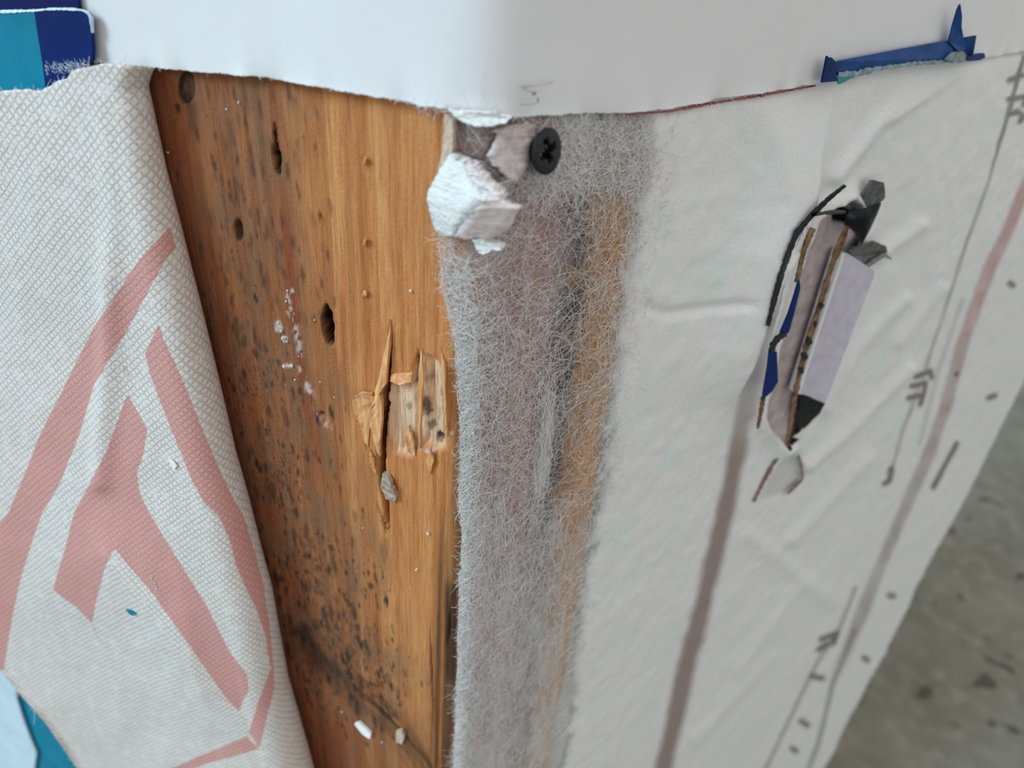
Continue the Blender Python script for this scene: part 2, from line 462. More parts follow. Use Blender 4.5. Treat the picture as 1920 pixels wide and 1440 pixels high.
# ------------------------------------------------------------------ the wooden corner post
def build_post():
    root = empty('wood_post', (0, 0, 0))
    sL = np.linspace(-0.126, -0.09, 8)[:-1]
    s = np.r_[sL, np.linspace(-0.09, 0.006, 330)[:-1], np.linspace(0.006, 0.039, 60)]
    zlo = 0.50
    z = np.r_[np.linspace(0, zlo, 12)[:-1], np.linspace(zlo, 0.765, 470)[:-1], np.linspace(0.765, ZT, 8)]
    S, Z = np.meshgrid(s, z)
    P0 = W(S, Z, 0.0)
    X, Y = proj(P0)
    h = np.zeros_like(X)
    u = S * 1000; v = Z * 1000
    # weathered grain relief
    h += 0.00016 * fbm(u * 0.9, v * 0.02, 3) + 0.00008 * fbm(u * 3.1, v * 0.06, 9)
    dark = np.zeros_like(X); scar = np.zeros_like(X)
    # long drying crack with a lifted lip on its left side
    def crack(pts, hws, depth):
        nonlocal h, dark
        pts = np.array(pts, float)
        cx = np.interp(Y, pts[:, 1], pts[:, 0], left=-999, right=-999); hw = np.interp(Y, pts[:, 1], hws, left=0, right=0)
        wob = 1.5 * vnoise(Y * 0.05, Y * 0 + 3, 5)
        d = np.abs(X - cx - wob)
        k = np.where(hw > 0.01, np.clip(1 - d / (hw + 0.8), 0, 1), 0)
        h -= depth * np.sqrt(k) * np.minimum(1, hw / 2)
        dark = np.maximum(dark, sm(0.05, 0.4, k) * 0.85 * np.minimum(1, hw / 2))  # shade inside the crack painted into the wood colour
    crack([(733, 596), (729, 650), (725, 700), (722, 760), (717, 830), (715, 880), (721, 930), (727, 975), (731, 1003)], [0, 3, 5, 5, 6.5, 7, 5, 2.5, 0], 0.0045)
    crack([(784, 650), (780, 690), (775, 722)], [0, 3.2, 2.2], 0.0022)
    crack([(694, 772), (691, 800), (689, 845)], [0, 2.5, 0.5], 0.002)
    crack([(806, 1130), (808, 1250), (812, 1330), (806, 1440)], [0, 1.6, 1.2, 0.5], 0.001)
    crack([(826, 690), (829, 745), (831, 800)], [0, 2, 0], 0.0015)
    crack([(845, 1120), (842, 1180), (838, 1230)], [0, 2, 0], 0.0015)
    crack([(700, 930), (722, 985), (726, 1010)], [0, 1.6, 0], 0.0015)
    # torn pocket to the right of the crack
    pocket = [(726, 722), (742, 720), (765, 712), (772, 690), (790, 660), (822, 676), (832, 700), (834, 780), (836, 838), (815, 846), (800, 830), (770, 858), (742, 850), (726, 800)]
    pd = poly_sd(X, Y, pocket)
    k = sm(4, -8, pd)
    rag = fbm(u * 1.6, v * 0.10, 21)
    h += k * (-0.0010 + 0.0014 * rag)
    scar = np.maximum(scar, k * np.clip(0.95 + 0.6 * rag, 0, 1))
    # dirty stain in the pocket, like dried sap
    for (cx, cy, rx, ry, a) in [(795, 765, 16, 22, 0.8), (802, 712, 16, 10, 0.35), (805, 800, 14, 12, 0.65), (764, 762, 8, 9, 0.45), (822, 828, 9, 9, 0.6)]:
        e = np.hypot((X - cx) / rx, (Y - cy) / ry) + 0.5 * fbm(X * 0.12, Y * 0.12, 31)
        dark = np.maximum(dark, a * sm(1.0, 0.45, e))
    # worm / nail holes
    for (cx, cy, rx, ry, dep) in [(519, 298, 6.5, 30, 0.006), (516, 255, 2.5, 24, 0.003), (615, 612, 11, 35, 0.007), (447, 432, 8, 20, 0.0018), (331, 205, 5, 9, 0.0014), (603, 776, 6, 4, 0.001), (822, 822, 7, 6, 0.0025), (330, 330, 4, 6, 0.001), (600, 408, 3, 9, 0.0006)]:
        e = np.hypot((X - cx - 0.08 * (Y - cy)) / rx, (Y - cy) / ry) + 0.22 * fbm(X * 0.15, Y * 0.08, 41)
        k = sm(1.15, 0.55, e)
        h -= dep * k
        dark = np.maximum(dark, 0.97 * sm(1.22, 0.98, e) * min(1, dep / 0.003))  # holes blackened, their inner shade painted over the recess and rim
    # old knot near the top edge, a ring and a dark tail
    e = np.hypot((X - 350) / 15, (Y - 163) / 31)
    dark = np.maximum(dark, 0.85 * sm(0.22, 0.05, np.abs(e - 0.92)) + 0.72 * sm(1.0, 0.8, e) * (0.8 + 0.3 * vnoise(X * 0.3, Y * 0.2, 8)))
    h -= 0.0006 * sm(0.95, 0.75, e)
    dark = np.maximum(dark, 0.42 * sm(14, 4, np.abs(X - 358 - 0.05 * (Y - 200))) * sm(185, 200, Y) * sm(280, 230, Y))
    # splinter shelf above the second hole and nicks
    for (cx, cy, rx, ry, a) in [(683, 300, 6, 12, 0.0006), (683, 452, 5, 8, 0.0007), (604, 412, 5, 12, 0.0005), (682, 552, 6, 9, 0.0006)]:
        e = np.hypot((X - cx) / rx, (Y - cy) / ry); h += a * sm(1, 0, e) * np.sign(X - cx + 0.1)
    # raised strip left of the crack
    h += 0.0009 * sm(-42, -6, X - 722) * sm(3, -3, X - 720) * sm(640, 760, Y) * sm(870, 840, Y)
    # curved dark grain round a knot at the bottom
    main = [(560, 1195), (600, 1243), (650, 1290), (705, 1335), (755, 1385), (800, 1445), (830, 1500)]
    d = seg_dist(X, Y, main)
    below = Y - np.interp(X, [p[0] for p in main], [p[1] for p in main])
    dk = sm(46, 4, d + np.where(below > 0, 10, 0)) * np.clip(0.62 + 0.9 * fbm(below * 0.11, X * 0.012, 51), 0, 1)
    h -= 0.0005 * dk
    dark = np.maximum(dark, dk * 0.85)
    dark = np.maximum(dark, 0.5 * sm(60, 10, np.hypot((X - 560) / 1.0, (Y - 1190) / 1.4)) * np.clip(0.6 + fbm(X * 0.03, Y * 0.03, 52), 0, 1))
    # the eased arris is ridged and darker
    ar = sm(-0.0085, -0.006, S) * sm(0.002, -0.001, S)
    ridge = fbm(u * 0.8, v * 0.012, 77)
    h += ar * 0.0006 * ridge
    lowv = sm(880, 1080, Y)
    dark = np.maximum(dark, lowv * ar * np.clip(0.35 + 0.9 * ridge, 0, 0.75))
    dark = np.maximum(dark, 0.55 * sm(0.0035, 0.0015, np.abs(S + 0.0012)) * sm(560, 700, Y))
    dark = np.maximum(dark, sm(818, 842, X) * sm(1040, 1110, Y) * sm(1340, 1260, Y) * sm(0.001, -0.001, S) * np.clip(0.7 + 0.9 * ridge, 0, 0.9))
    dark = np.maximum(dark, 0.55 * sm(15, 5, np.abs(X - prof([(1000, 718), (1050, 722), (1110, 726)], Y))) * sm(1000, 1030, Y) * sm(1120, 1070, Y) * np.clip(0.5 + fbm(X * 0.08, Y * 0.03, 53), 0, 1))
    # growth-ring bands: abrupt on one side, fading on the other
    ub = u + 1.2 * fbm(u * 0.15, v * 0.010, 54)
    saw = lambda q: (q - np.floor(q))
    band = 0.30 * saw(ub / 7.3) ** 2 + 0.22 * saw(ub / 3.1 + 0.4) ** 3 + 0.34 * np.clip(fbm(ub * 0.22, v * 0.004, 55) + 0.15, 0, 1)
    for (x0, xw, y0_, y1_, a_) in [(655, 10, 150, 700, 0.55), (743, 4, 190, 600, 0.5), (690, 5, 180, 520, 0.25), (800, 6, 220, 640, 0.35), (640, 8, 560, 800, 0.5)]:
        band = np.maximum(band, a_ * sm(xw + 4, xw * 0.4, np.abs(X - x0 - 0.03 * (Y - 400))) * sm(y0_ - 40, y0_ + 40, Y) * sm(y1_ + 60, y1_ - 60, Y))
    band = np.clip(band, 0, 1)
    # colour zones: staining of the timber, and painted shade by the fold
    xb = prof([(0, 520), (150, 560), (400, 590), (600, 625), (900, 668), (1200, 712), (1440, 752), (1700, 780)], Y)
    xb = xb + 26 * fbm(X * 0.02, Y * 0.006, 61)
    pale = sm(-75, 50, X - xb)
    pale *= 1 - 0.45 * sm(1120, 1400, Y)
    pale *= 1 - 0.75 * sm(10, 40, np.abs(X - 668 + 0 * Y)) * 0
    red = sm(16, 5, np.abs(X - prof([(380, 541), (600, 560), (760, 592), (900, 616)], Y) + 10)) * sm(360, 420, Y) * sm(950, 800, Y)
    red = np.maximum(red, 0.8 * sm(8, 3, np.abs(X - 642)) * sm(450, 520, Y) * sm(760, 700, Y))
    red = np.maximum(red, sm(1300, 1380, Y) * sm(700, 620, X))
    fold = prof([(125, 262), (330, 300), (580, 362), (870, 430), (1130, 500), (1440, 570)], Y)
    red = np.maximum(red, 0.9 * sm(105, 20, X - fold))  # redder band along the fold, with the curl's shade put into the colour
    mould = np.zeros_like(X)
    for (cx, cy, rx, ry, a) in [(430, 240, 90, 110, 0.45), (450, 420, 70, 130, 0.6), (470, 560, 90, 140, 0.7), (480, 740, 110, 150, 1.0), (520, 900, 120, 150, 1.05), (560, 1060, 130, 150, 1.05), (620, 1200, 120, 150, 1.05), (690, 1080, 60, 130, 0.65), (640, 780, 40, 120, 0.45), (700, 1280, 90, 120, 0.85), (740, 1180, 40, 120, 0.35)]:
        mould = np.maximum(mould, a * np.exp(-((X - cx) / rx) ** 2 - ((Y - cy) / ry) ** 2))
    mould *= 1 - 0.5 * sm(0, 60, X - xb - 60)
    rf = sm(-0.0025, 0.0035, S)
    mould = mould * (1 - rf); red = red * (1 - rf)
    film = np.clip(mould * 1.3 + 0.45 * (1 - pale) + 0.35 * sm(620, 580, X) * sm(330, 200, Y), 0, 1) * (1 - rf)
    film = np.maximum(film, 0.8 * sm(30, 10, np.abs(X - 360)) * sm(420, 180, Y))
    # single mould colonies, elongated with the grain
    spots = np.zeros_like(X)
    xi = X[40]; rs = np.random.default_rng(11); made = 0
    flatP = np.flatnonzero((mould > 0.12).ravel()); wts = mould.ravel()[flatP] ** 2.0; wts /= wts.sum()
    for j in rs.choice(flatP, 780, p=wts):
        r_, c_ = divmod(j, X.shape[1])
        cx, cy = X[r_, c_], Y[r_, c_]
        big = rs.random() < 0.22
        rx = rs.uniform(2.6, 5.2) if big else rs.uniform(1.2, 2.6); ry = rx * rs.uniform(1.6, 4.2)
        r0, r1 = max(0, r_ - 26), r_ + 27; c0, c1 = max(0, c_ - 10), c_ + 11
        xx, yy = X[r0:r1, c0:c1], Y[r0:r1, c0:c1]
        e = np.hypot((xx - cx - 0.2 * (yy - cy)) / rx, (yy - cy) / ry) + 0.9 * fbm(xx * 0.22, yy * 0.12, 5)
        spots[r0:r1, c0:c1] = np.maximum(spots[r0:r1, c0:c1], rs.uniform(0.35, 0.97) * sm(1.35, 0.4, e))
    # long grey streaks of mould higher up
    for _ in range(150):
        cx, cy = rs.uniform(370, 640), rs.uniform(140, 660)
        if rs.random() < sm(560, 640, np.array(cx)) * 0.8: continue
        rx, ry = rs.uniform(2.0, 5.0), rs.uniform(8, 26)
        win = (np.abs(X - cx) < 16) & (np.abs(Y - cy) < 60)
        xx, yy = X[win], Y[win]
        e = np.hypot((xx - cx - 0.16 * (yy - cy)) / rx, (yy - cy) / ry) + 0.8 * fbm(xx * 0.25, yy * 0.06, 6)
        spots[win] = np.maximum(spots[win], rs.uniform(0.2, 0.7) * sm(1.4, 0.3, e))
    spots *= 1 - rf
    # white dust smeared along a scratch
    dd_ = seg_dist(X, Y, [(536, 540), (541, 575), (560, 640), (566, 700), (585, 745), (603, 778), (616, 800)])
    dust = sm(12, 1, dd_ + 9 * np.abs(fbm(X * 0.15, Y * 0.15, 71))) * 0.75 * sm(-0.02, 0.22, fbm(X * 0.13, Y * 0.09, 72))
    for (cx, cy, rx, ry) in [(522, 612, 12, 16), (533, 636, 9, 9), (540, 686, 15, 7), (548, 545, 5, 9), (805, 846, 16, 8), (845, 812, 8, 6)]:
        e = np.hypot((X - cx) / rx, (Y - cy) / ry) + 0.8 * np.abs(fbm(X * 0.12, Y * 0.12, 73)); dust = np.maximum(dust, 0.85 * sm(1.0, 0.4, e))
    n = (W(S, Z, 1e-3) - P0) / 1e-3
    P = P0 + n * h[..., None]
    # close the solid: a back edge on either side and behind
    b0 = P[:, :1] - nL * 0.036; b1 = P[:, -1:] - nR * 0.036
    P = np.concatenate([b0, P, b1, b0], 1)
    ext = lambda q: np.concatenate([q[:, :1], q, q[:, -1:], q[:, :1]], 1)
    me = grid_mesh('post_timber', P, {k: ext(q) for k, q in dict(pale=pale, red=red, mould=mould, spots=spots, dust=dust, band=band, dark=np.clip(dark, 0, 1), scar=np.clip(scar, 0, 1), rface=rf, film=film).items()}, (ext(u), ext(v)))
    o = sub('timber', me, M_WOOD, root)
    tag(o, 'mould-spotted brown softwood with cracks and holes')
    # lifted splinters and torn lips
    def spl(pts, hs, th=0.0009, mat=M_SPL):
        P3 = [onL(x, y, hh) for (x, y), hh in zip(pts, hs)]
        return sub('splinter', slab('splinter', P3, nL, th, 2, 0.00012, len(pts)), mat, root)
    spl([(659, 746), (676, 737), (694, 738), (700, 750), (694, 800), (689, 838), (684, 830), (672, 790), (662, 768)], [0.0014, 0.0018, 0.0016, 0.0012, 0.0006, 0.0002, 0.0002, 0.0006, 0.001])
    spl([(733, 604), (729, 650), (722, 720), (712, 738), (700, 760), (690, 778), (702, 735), (718, 672)], [0.0001, 0.0008, 0.0014, 0.0018, 0.0014, 0.0006, 0.0004, 0.0002])
    spl([(712, 740), (716, 772), (713, 820), (711, 856), (704, 846), (694, 800), (698, 765)], [0.0018, 0.002, 0.0014, 0.0004, 0.0003, 0.0006, 0.001])
    spl([(731, 716), (748, 722), (772, 716), (771, 700), (752, 700), (733, 703)], [0.0008, 0.0013, 0.0008, 0.0002, 0.0002, 0.0002], 0.0006)
    spl([(789, 652), (793, 700), (790, 770), (786, 842), (782, 780), (784, 712)], [0.0001, 0.0010, 0.0014, 0.0002, 0.0008, 0.0008], 0.0007)
    spl([(766, 800), (774, 830), (778, 856), (764, 846), (756, 815)], [0.0012, 0.0008, 0.0001, 0.0001, 0.0005], 0.0007)
    spl([(806, 842), (812, 866), (806, 890), (797, 868)], [0.001, 0.0008, 0.0001, 0.0002], 0.0006)
    spl([(826, 655), (834, 690), (836, 760), (838, 820), (832, 780), (829, 710)], [0.0001, 0.001, 0.0012, 0.0002, 0.0008, 0.0006], 0.0006)
    spl([(693, 846), (700, 862), (706, 890), (698, 880), (692, 866)], [0.0010, 0.0012, 0.0001, 0.0002, 0.0003], 0.0005)
    spl([(679, 545), (685, 548), (686, 558), (680, 556)], [0.0008, 0.001, 0.0004, 0.0002], 0.0004)
    spl([(681, 293), (686, 298), (684, 310), (680, 306)], [0.0008, 0.001, 0.0004, 0.0002], 0.0004)
    spl([(681, 446), (686, 450), (684, 462), (680, 458)], [0.0008, 0.001, 0.0004, 0.0002], 0.0004)
    tag(root, 'bare brown timber corner post, mould-spotted and cracked, behind the peeled wrap', 'post')
    return root
post = build_post()

# pieces caught in or stuck to the timber
def wpoly(pts, hs):
    hs = [hs] * len(pts) if np.isscalar(hs) else hs
    return [Wp(x, y, h) for (x, y), h in zip(pts, hs)]
chip = link('wood_chip', slab('wood_chip', [onL(x, y, h) for (x, y), h in zip([(717, 888), (727, 896), (734, 914), (743, 932), (739, 945), (724, 936), (713, 914)], [0.0006, 0.0014, 0.0018, 0.001, 0.0004, 0.0006, 0.0004])], nL, 0.0012, 2, 0.00015, 3), M_CHIP)
tag(chip, 'grey angular chip wedged in the long crack of the timber post', 'chip')
crumb0 = None
def crumb_mesh(seed):
    bm = bmesh.new(); bmesh.ops.create_icosphere(bm, subdivisions=2, radius=1.0)
    r = random.Random(seed)
    for v in bm.verts: v.co *= r.uniform(0.62, 1.25)
    for f in bm.faces: f.smooth = False
    me = bpy.data.meshes.new('crumb'); bm.to_mesh(me); bm.free(); me.materials.append(M_CRUMB); return me
crumb_meshes = [crumb_mesh(k) for k in range(4)]
CR = [(521, 605, 4), (527, 620, 5), (532, 634, 6), (537, 640, 3.5), (533, 687, 5), (546, 686, 5.5), (539, 545, 3), (536, 565, 3), (553, 712, 3), (600, 716, 2.4), (627, 745, 2.4), (560, 668, 2.5), (802, 1000, 4.5), (781, 1068, 4), (680, 990, 2.6), (716, 1392, 3), (590, 600, 2.2), (448, 192, 3), (640, 1335, 3), (425, 205, 2.8), (315, 286, 2.4), (770, 545, 4)]
for i, (x, y, r) in enumerate(CR):
    o = bpy.data.objects.new('plaster_crumb', crumb_meshes[i % 4]); COL.objects.link(o)
    rr = r * 0.0001 * 0.8
    o.location = onL(x, y, rr * 0.25); o.scale = (rr, rr, rr * random.uniform(0.7, 1.5)); o.rotation_euler = (i, i * 2.1, i * 0.7)
    tag(o, 'tiny white crumb stuck to the bare timber of the post', 'crumb', 'white crumbs on the bare timber')
o = link('paint_flake', slab('paint_flake', [onL(x, y, h) for (x, y), h in zip([(664, 1358), (674, 1355), (695, 1376), (693, 1386), (680, 1378)], [0.0012, 0.001, 0.001, 0.0012, 0.0014])], nL, 0.0008, 2, 0.00008, 2), M_PFIBRE)
tag(o, 'thin white sliver lying on the knotty foot of the timber post', 'flake')
o = link('resin_bead', slab('resin_bead', [onL(x, y, h) for (x, y), h in zip([(742, 1372), (752, 1370), (757, 1384), (753, 1396), (743, 1392)], [0.0008, 0.0012, 0.001, 0.0005, 0.0005])], nL, 0.001, 2, 0.0001, 4), M_BEIGE)
tag(o, 'beige bead beside the white sliver at the foot of the post', 'bead')

# ------------------------------------------------------------------ the facing sheet above the cut
EDGE_PX = [(-150, 118), (60, 116), (175, 118), (270, 126), (330, 131), (480, 144), (560, 158), (640, 172), (740, 190), (840, 211), (872, 219), (905, 221), (945, 227), (1000, 222), (1080, 215), (1180, 212), (1260, 204), (1330, 190), (1420, 177), (1530, 158), (1560, 151), (1700, 127), (1840, 111), (1920, 96), (2050, 74)]
HF = 0.0022
ex, ez = sz([p[0] for p in EDGE_PX], [p[1] for p in EDGE_PX], HF)
_o = np.argsort(ex); ex = ex[_o]; ez = ez[_o]
def build_facing():
    root = empty('facing_sheet', (0, 0, 0.75))
    s = np.r_[np.linspace(-0.40, -0.10, 90)[:-1], np.linspace(-0.10, 0.02, 420)[:-1], np.linspace(0.02, 0.42, 420)]
    ze = np.interp(s, ex, ez)
    ze = ze + 0.00010 * vnoise(s * 2500, s * 0, 3) + 0.00008 * vnoise(s * 700, s * 0, 5) + 0.0001 * vnoise(s * 120, s * 0, 6)
    tear = sm(0.010, 0.006, np.abs(s + 0.004))
    ze = ze + tear * (0.0003 * vnoise(s * 900, s * 0, 9))
    t = np.r_[0, 0.0006, 0.002, 0.005, np.linspace(0.012, 1, 40)]
    S = np.repeat(s[None], len(t), 0); Z = ze[None] + (ZT + 0.01 - ze[None]) * t[:, None]
    h = HF + 0.0004 * np.exp(-(Z - ze[None]) / 0.0015) * vnoise(S * 300, S * 0, 2) + 0.0005 * fbm(S * 25, Z * 25, 4)
    P = W(S, Z, h, 0.006)
    o = sub('sheet', grid_mesh('facing', P), M_FACE, root); solid(o, 0.0006)
    # fuzzy paper fibres along the cut
    N = 900
    fs = np.r_[rng.uniform(-0.11, 0.0, 330), rng.uniform(-0.016, 0.006, 370), rng.uniform(0.0, 0.2, 200)]
    fz = np.interp(fs, ex, ez)
    ln = rng.gamma(2.0, 0.00030, N) * np.where(np.abs(fs + 0.003) < 0.008, 1.1, 0.55)
    ang = rng.normal(-math.pi / 2, 1.0, N)
    k = np.linspace(0, 1, 5)
    cv = rng.normal(0, 0.9, N)
    A = ang[:, None] + cv[:, None] * k[None]
    ds = np.cumsum(np.cos(A), 1) / 5 * ln[:, None]; dz = np.cumsum(np.sin(A), 1) / 5 * ln[:, None]
    hh = HF - 0.0003 + rng.uniform(-0.0004, 0.0004, N)[:, None] + k[None] * rng.uniform(-0.0003, 0.0006, N)[:, None]
    pts = W(fs[:, None] + ds, fz[:, None] + 0.0002 + dz, hh, 0.006)
    f = sub('cut_edge_fuzz', tubes('fuzz', pts, rng.uniform(0.00002, 0.00005, N)), M_PFIBRE, root); f['kind'] = 'stuff'
    # thick torn lip at the corner, where the paper face split away
    lip = [(838, 208), (852, 222), (866, 233), (880, 239), (896, 240), (915, 238), (930, 231), (944, 218), (936, 210), (905, 216), (868, 211)]
    o = sub('torn_lip', slab('torn_lip', wpoly(lip, [0.0028, 0.003, 0.0034, 0.0036, 0.0034, 0.0036, 0.0032, 0.0028, 0.0026, 0.0026, 0.0026]), nL * 0.7 + nR * 0.3, 0.0012, 3, 0.00013, 5), M_PLAST, root)
    tag(o, 'ragged white paper lip at the corner')
    for pl in ([(977, 163), (1005, 161), (1037, 154)], [(982, 166), (998, 173), (1007, 174), (1000, 178)], [(979, 196), (995, 197), (1010, 192), (1009, 184)]):
        o = sub('pencil_stroke', ribbon_on('pencil', pl, 2.6, HF + 0.0008, 'R', 16, 0.4, 3, 0.0003), M_PENCIL, root)
        o['label'] = 'faint grey pencil stroke'
    o = sub('red_edge', ribbon_on('red_edge', [(1180, 216), (1260, 209), (1330, 195), (1420, 181), (1530, 161)], [0.8, 2.6, 3.4, 2.8, 1.6], HF - 0.0002, 'R', 160, 1.0, 4, 0.0004), M_RED, root)
    o['label'] = 'red-brown line along the cut edge'
    tag(root, 'smooth white facing sheet wrapped round the corner above the ragged cut', 'sheet')
    return root
facing = build_facing()

# ------------------------------------------------------------------ wrap on the right face: membrane, fleece fibres, print
STRIP_R = [(200, 1222), (300, 1213), (420, 1200), (560, 1172), (700, 1160), (900, 1138), (1080, 1102), (1250, 1082), (1440, 1062), (1600, 1050)]
STRIP_L = [(228, 836), (330, 826), (450, 822), (540, 829), (620, 849), (700, 857), (850, 862), (930, 857), (960, 858), (1000, 865), (1100, 859), (1250, 855), (1440, 847), (1600, 842)]
SLIT = [(1588, 372), (1612, 396), (1608, 430), (1590, 470), (1560, 560), (1528, 650), (1500, 735), (1480, 830), (1470, 838), (1430, 790), (1424, 770), (1440, 690), (1456, 610), (1490, 500), (1520, 410), (1550, 388)]
WEDGE = [(1478, 838), (1502, 866), (1506, 900), (1482, 925), (1440, 938), (1414, 942), (1440, 885)]
LINE_A = [(1915, 105), (1886, 200), (1850, 330), (1800, 470), (1760, 600), (1728, 700), (1690, 800), (1662, 900)]
LINE_B = [(1995, 120), (1935, 300), (1890, 420), (1850, 500), (1808, 620), (1770, 760), (1730, 870), (1680, 985), (1640, 1080), (1600, 1180), (1560, 1280), (1510, 1400), (1495, 1445)]
LINE_C = [(1446, 500), (1424, 590), (1404, 690), (1392, 760), (1380, 830), (1364, 920), (1335, 1040), (1305, 1170), (1272, 1300), (1238, 1450)]
LINE_D = [(1600, 1100), (1570, 1180), (1530, 1240), (1500, 1300), (1462, 1380), (1430, 1445)]
GLYPHS = [[(1888, 150), (1912, 140)], [(1885, 185), (1915, 180), (1912, 195)], [(1884, 212), (1900, 208), (1912, 216), (1906, 226)], [(1712, 704), (1740, 694), (1744, 706)], [(1706, 722), (1732, 716), (1730, 730)], [(1700, 744), (1728, 738), (1722, 756)], [(1536, 1196), (1566, 1186), (1560, 1204)], [(1532, 1216), (1548, 1206)], [(1520, 1266), (1540, 1270)], [(1500, 1350), (1512, 1358)], [(1484, 1402), (1490, 1406)], [(1668, 876), (1664, 900), (1656, 905)], [(1850, 744), (1862, 740)], [(1790, 830), (1764, 880), (1748, 912)], [(1890, 530), (1896, 534)], [(1790, 700), (1800, 850)][:1] * 2, [(1665, 1114), (1672, 1116)], [(1618, 1232), (1624, 1236)]]
def build_wrap():
    root = empty('wall_wrap', (0.03, 0, 0.5))
    z = np.r_[np.linspace(0.001, 0.18, 10)[:-1], np.linspace(0.18, 0.52, 200)[:-1], np.linspace(0.52, 0.765, 300)]
    # rows: fleece edge -> where the sheet turns opaque -> far edge of the wall
    y0 = np.array([proj(W(np.array(0.0), np.array(q), 0.0006))[1] for q in z])
    y0 = np.clip(y0, 200, 1600)
    sL_, _ = sz(prof(STRIP_L, y0) + 3, y0, 0.0006)
    lo = np.clip(sL_, -0.012, 0.002) + 0.0005 * fbm(z * 700, z * 0, 8)
    rowy = proj(W(np.full_like(z, 0.036), z, 0.0006))[1]
    mid, _ = szR(prof(STRIP_R, np.clip(rowy, 200, 1600)), np.clip(rowy, 200, 1600), 0.0006)
    mid = np.clip(mid, 0.030, 0.046)
    er = EDGE + 0.006 * fbm(z * 18, z * 0, 12) + 0.002 * fbm(z * 70, z * 0, 13)
    T1 = np.linspace(0, 1, 110)[:-1]; T2 = np.linspace(0, 1, 340)
    S = np.concatenate([lo[:, None] + (mid - lo)[:, None] * T1, mid[:, None] + (er - mid)[:, None] * T2], 1)
    Z = np.repeat(z[:, None], S.shape[1], 1)
    P = W(S, Z, 0.0006); X, Y = proj(P)
    Tn = np.clip((S - lo[:, None]) / (mid - lo)[:, None], 0, 2)
    dmm = (S - mid[:, None]) * 1000
    edge = dmm + 3.0 * fbm(S * 260, Z * 200, 31) + 1.5 * fbm(S * 900, Z * 700, 32)
    over = sm(-4.5, 2.0, edge)
    thin = 0.08 + 0.30 * sm(820, 1250, Y) + 0.30 * fbm(S * 240, Z * 60, 33) + 0.22 * fbm(S * 700, Z * 160, 34)
    thin += 0.30 * sm(0.14, 0.0, Tn) * sm(520, 700, Y)
    thin += 0.55 * np.exp(-((X - 1024 + 0.10 * (Y - 800)) / 13) ** 2) * sm(700, 780, Y) * sm(960, 880, Y)
    thin += 0.40 * sm(340, 260, Y) * sm(0.35, 0.6, Tn)
    thin *= 1 - 0.8 * np.exp(-((X - 1165) / 16) ** 2 - ((Y - 535) / 36) ** 2)
    veil = np.clip(np.maximum(over, np.clip(thin, 0.03, 0.92)), 0, 1)
    h = 0.0006 + 0.0006 * (1 + fbm(S * 60, Z * 45, 5)) + 0.0003 * (1 + fbm(S * 300, Z * 260, 6))
    # diagonal tension creases
    for (pl, w, a) in [([(1760, 140), (1640, 230), (1560, 330)], 16, 0.0016), ([(1690, 560), (1600, 650), (1540, 760)], 14, 0.0015), ([(1700, 690), (1600, 790), (1510, 870)], 12, 0.0016), ([(1640, 480), (1720, 420)], 12, 0.0012), ([(1760, 540), (1680, 640)], 12, 0.001), ([(1545, 160), (1530, 230), (1500, 350), (1460, 460), (1425, 580)], 10, 0.0022), ([(1210, 570), (1240, 585), (1290, 580), (1380, 560)], 9, -0.001), ([(1400, 1000), (1550, 1120)], 18, 0.001), ([(1500, 1090), (1380, 1250)], 14, 0.0012), ([(1440, 1230), (1300, 1380)], 14, 0.0012), ([(1620, 860), (1480, 1010)], 14, 0.0012)]:
        d = seg_dist(X, Y, pl); h += a * np.exp(-(d / w) ** 2)
    d = seg_dist(X, Y, [(1542, 150), (1520, 244), (1513, 316), (1492, 393), (1439, 494), (1410, 581), (1371, 725)])
    side = X - np.interp(Y, [150, 244, 316, 393, 494, 581, 725], [1542, 1520, 1513, 1492, 1439, 1410, 1371])
    h += sm(800, 640, Y) * (0.0050 * np.exp(-(d / 60) ** 2) * (side < 0) + 0.0050 * np.exp(-(d / 4) ** 2) * (side >= 0))
    ds = poly_sd(X, Y, SLIT)
    h += 0.0022 * np.exp(-(np.clip(ds, 0, None) / 22) ** 2) * sm(-2, 2, ds)
    dw = poly_sd(X, Y, WEDGE)
    h -= 0.0010 * sm(0, -8, dw)
    # the sheet is pulled flat under the facing
    h = np.minimum(h, 0.0008 + 0.16 * np.clip(np.interp(S, ex, ez) + 0.001 - Z, 0, 1) + 0 * h)
    h = np.where(Z > np.interp(S, ex, ez) - 0.001, 0.0006, h)
    h = 0.0005 + (h - 0.0005) * sm(-3, 6, dmm)
    # print, dirt and some painted shade
    da = seg_dist(X, Y, LINE_A); db = seg_dist(X, Y, LINE_B); dc = seg_dist(X, Y, LINE_C); dd = seg_dist(X, Y, LINE_D)
    wob = 1 + 0.45 * fbm(X * 0.03, Y * 0.02, 14)
    ink = 0.85 * sm(6, 2, da / wob) * (0.55 + 0.45 * sm(420, 200, Y) + 0.25 * fbm(X * 0.03, Y * 0.02, 15))
    for g in GLYPHS:
        if len(g) > 1: ink = np.maximum(ink, 0.9 * sm(8.5, 3, seg_dist(X, Y, g)))
    ink = np.maximum(ink, 0.6 * sm(7, 2, seg_dist(X, Y, [(1600, 1180), (1560, 1280), (1530, 1400), (1510, 1450)])))
    ink = np.maximum(ink, 0.25 * sm(7, 2, seg_dist(X, Y, [(1800, 560), (1765, 660), (1720, 830)]) ))
    bw = 12 + 4 * fbm(Y * 0.01, Y * 0, 18)
    lb = sm(bw + 4, bw - 6, db) * (0.85 + 0.3 * fbm(X * 0.05, Y * 0.03, 22))
    pink = lb * sm(900, 500, Y) * 0.8
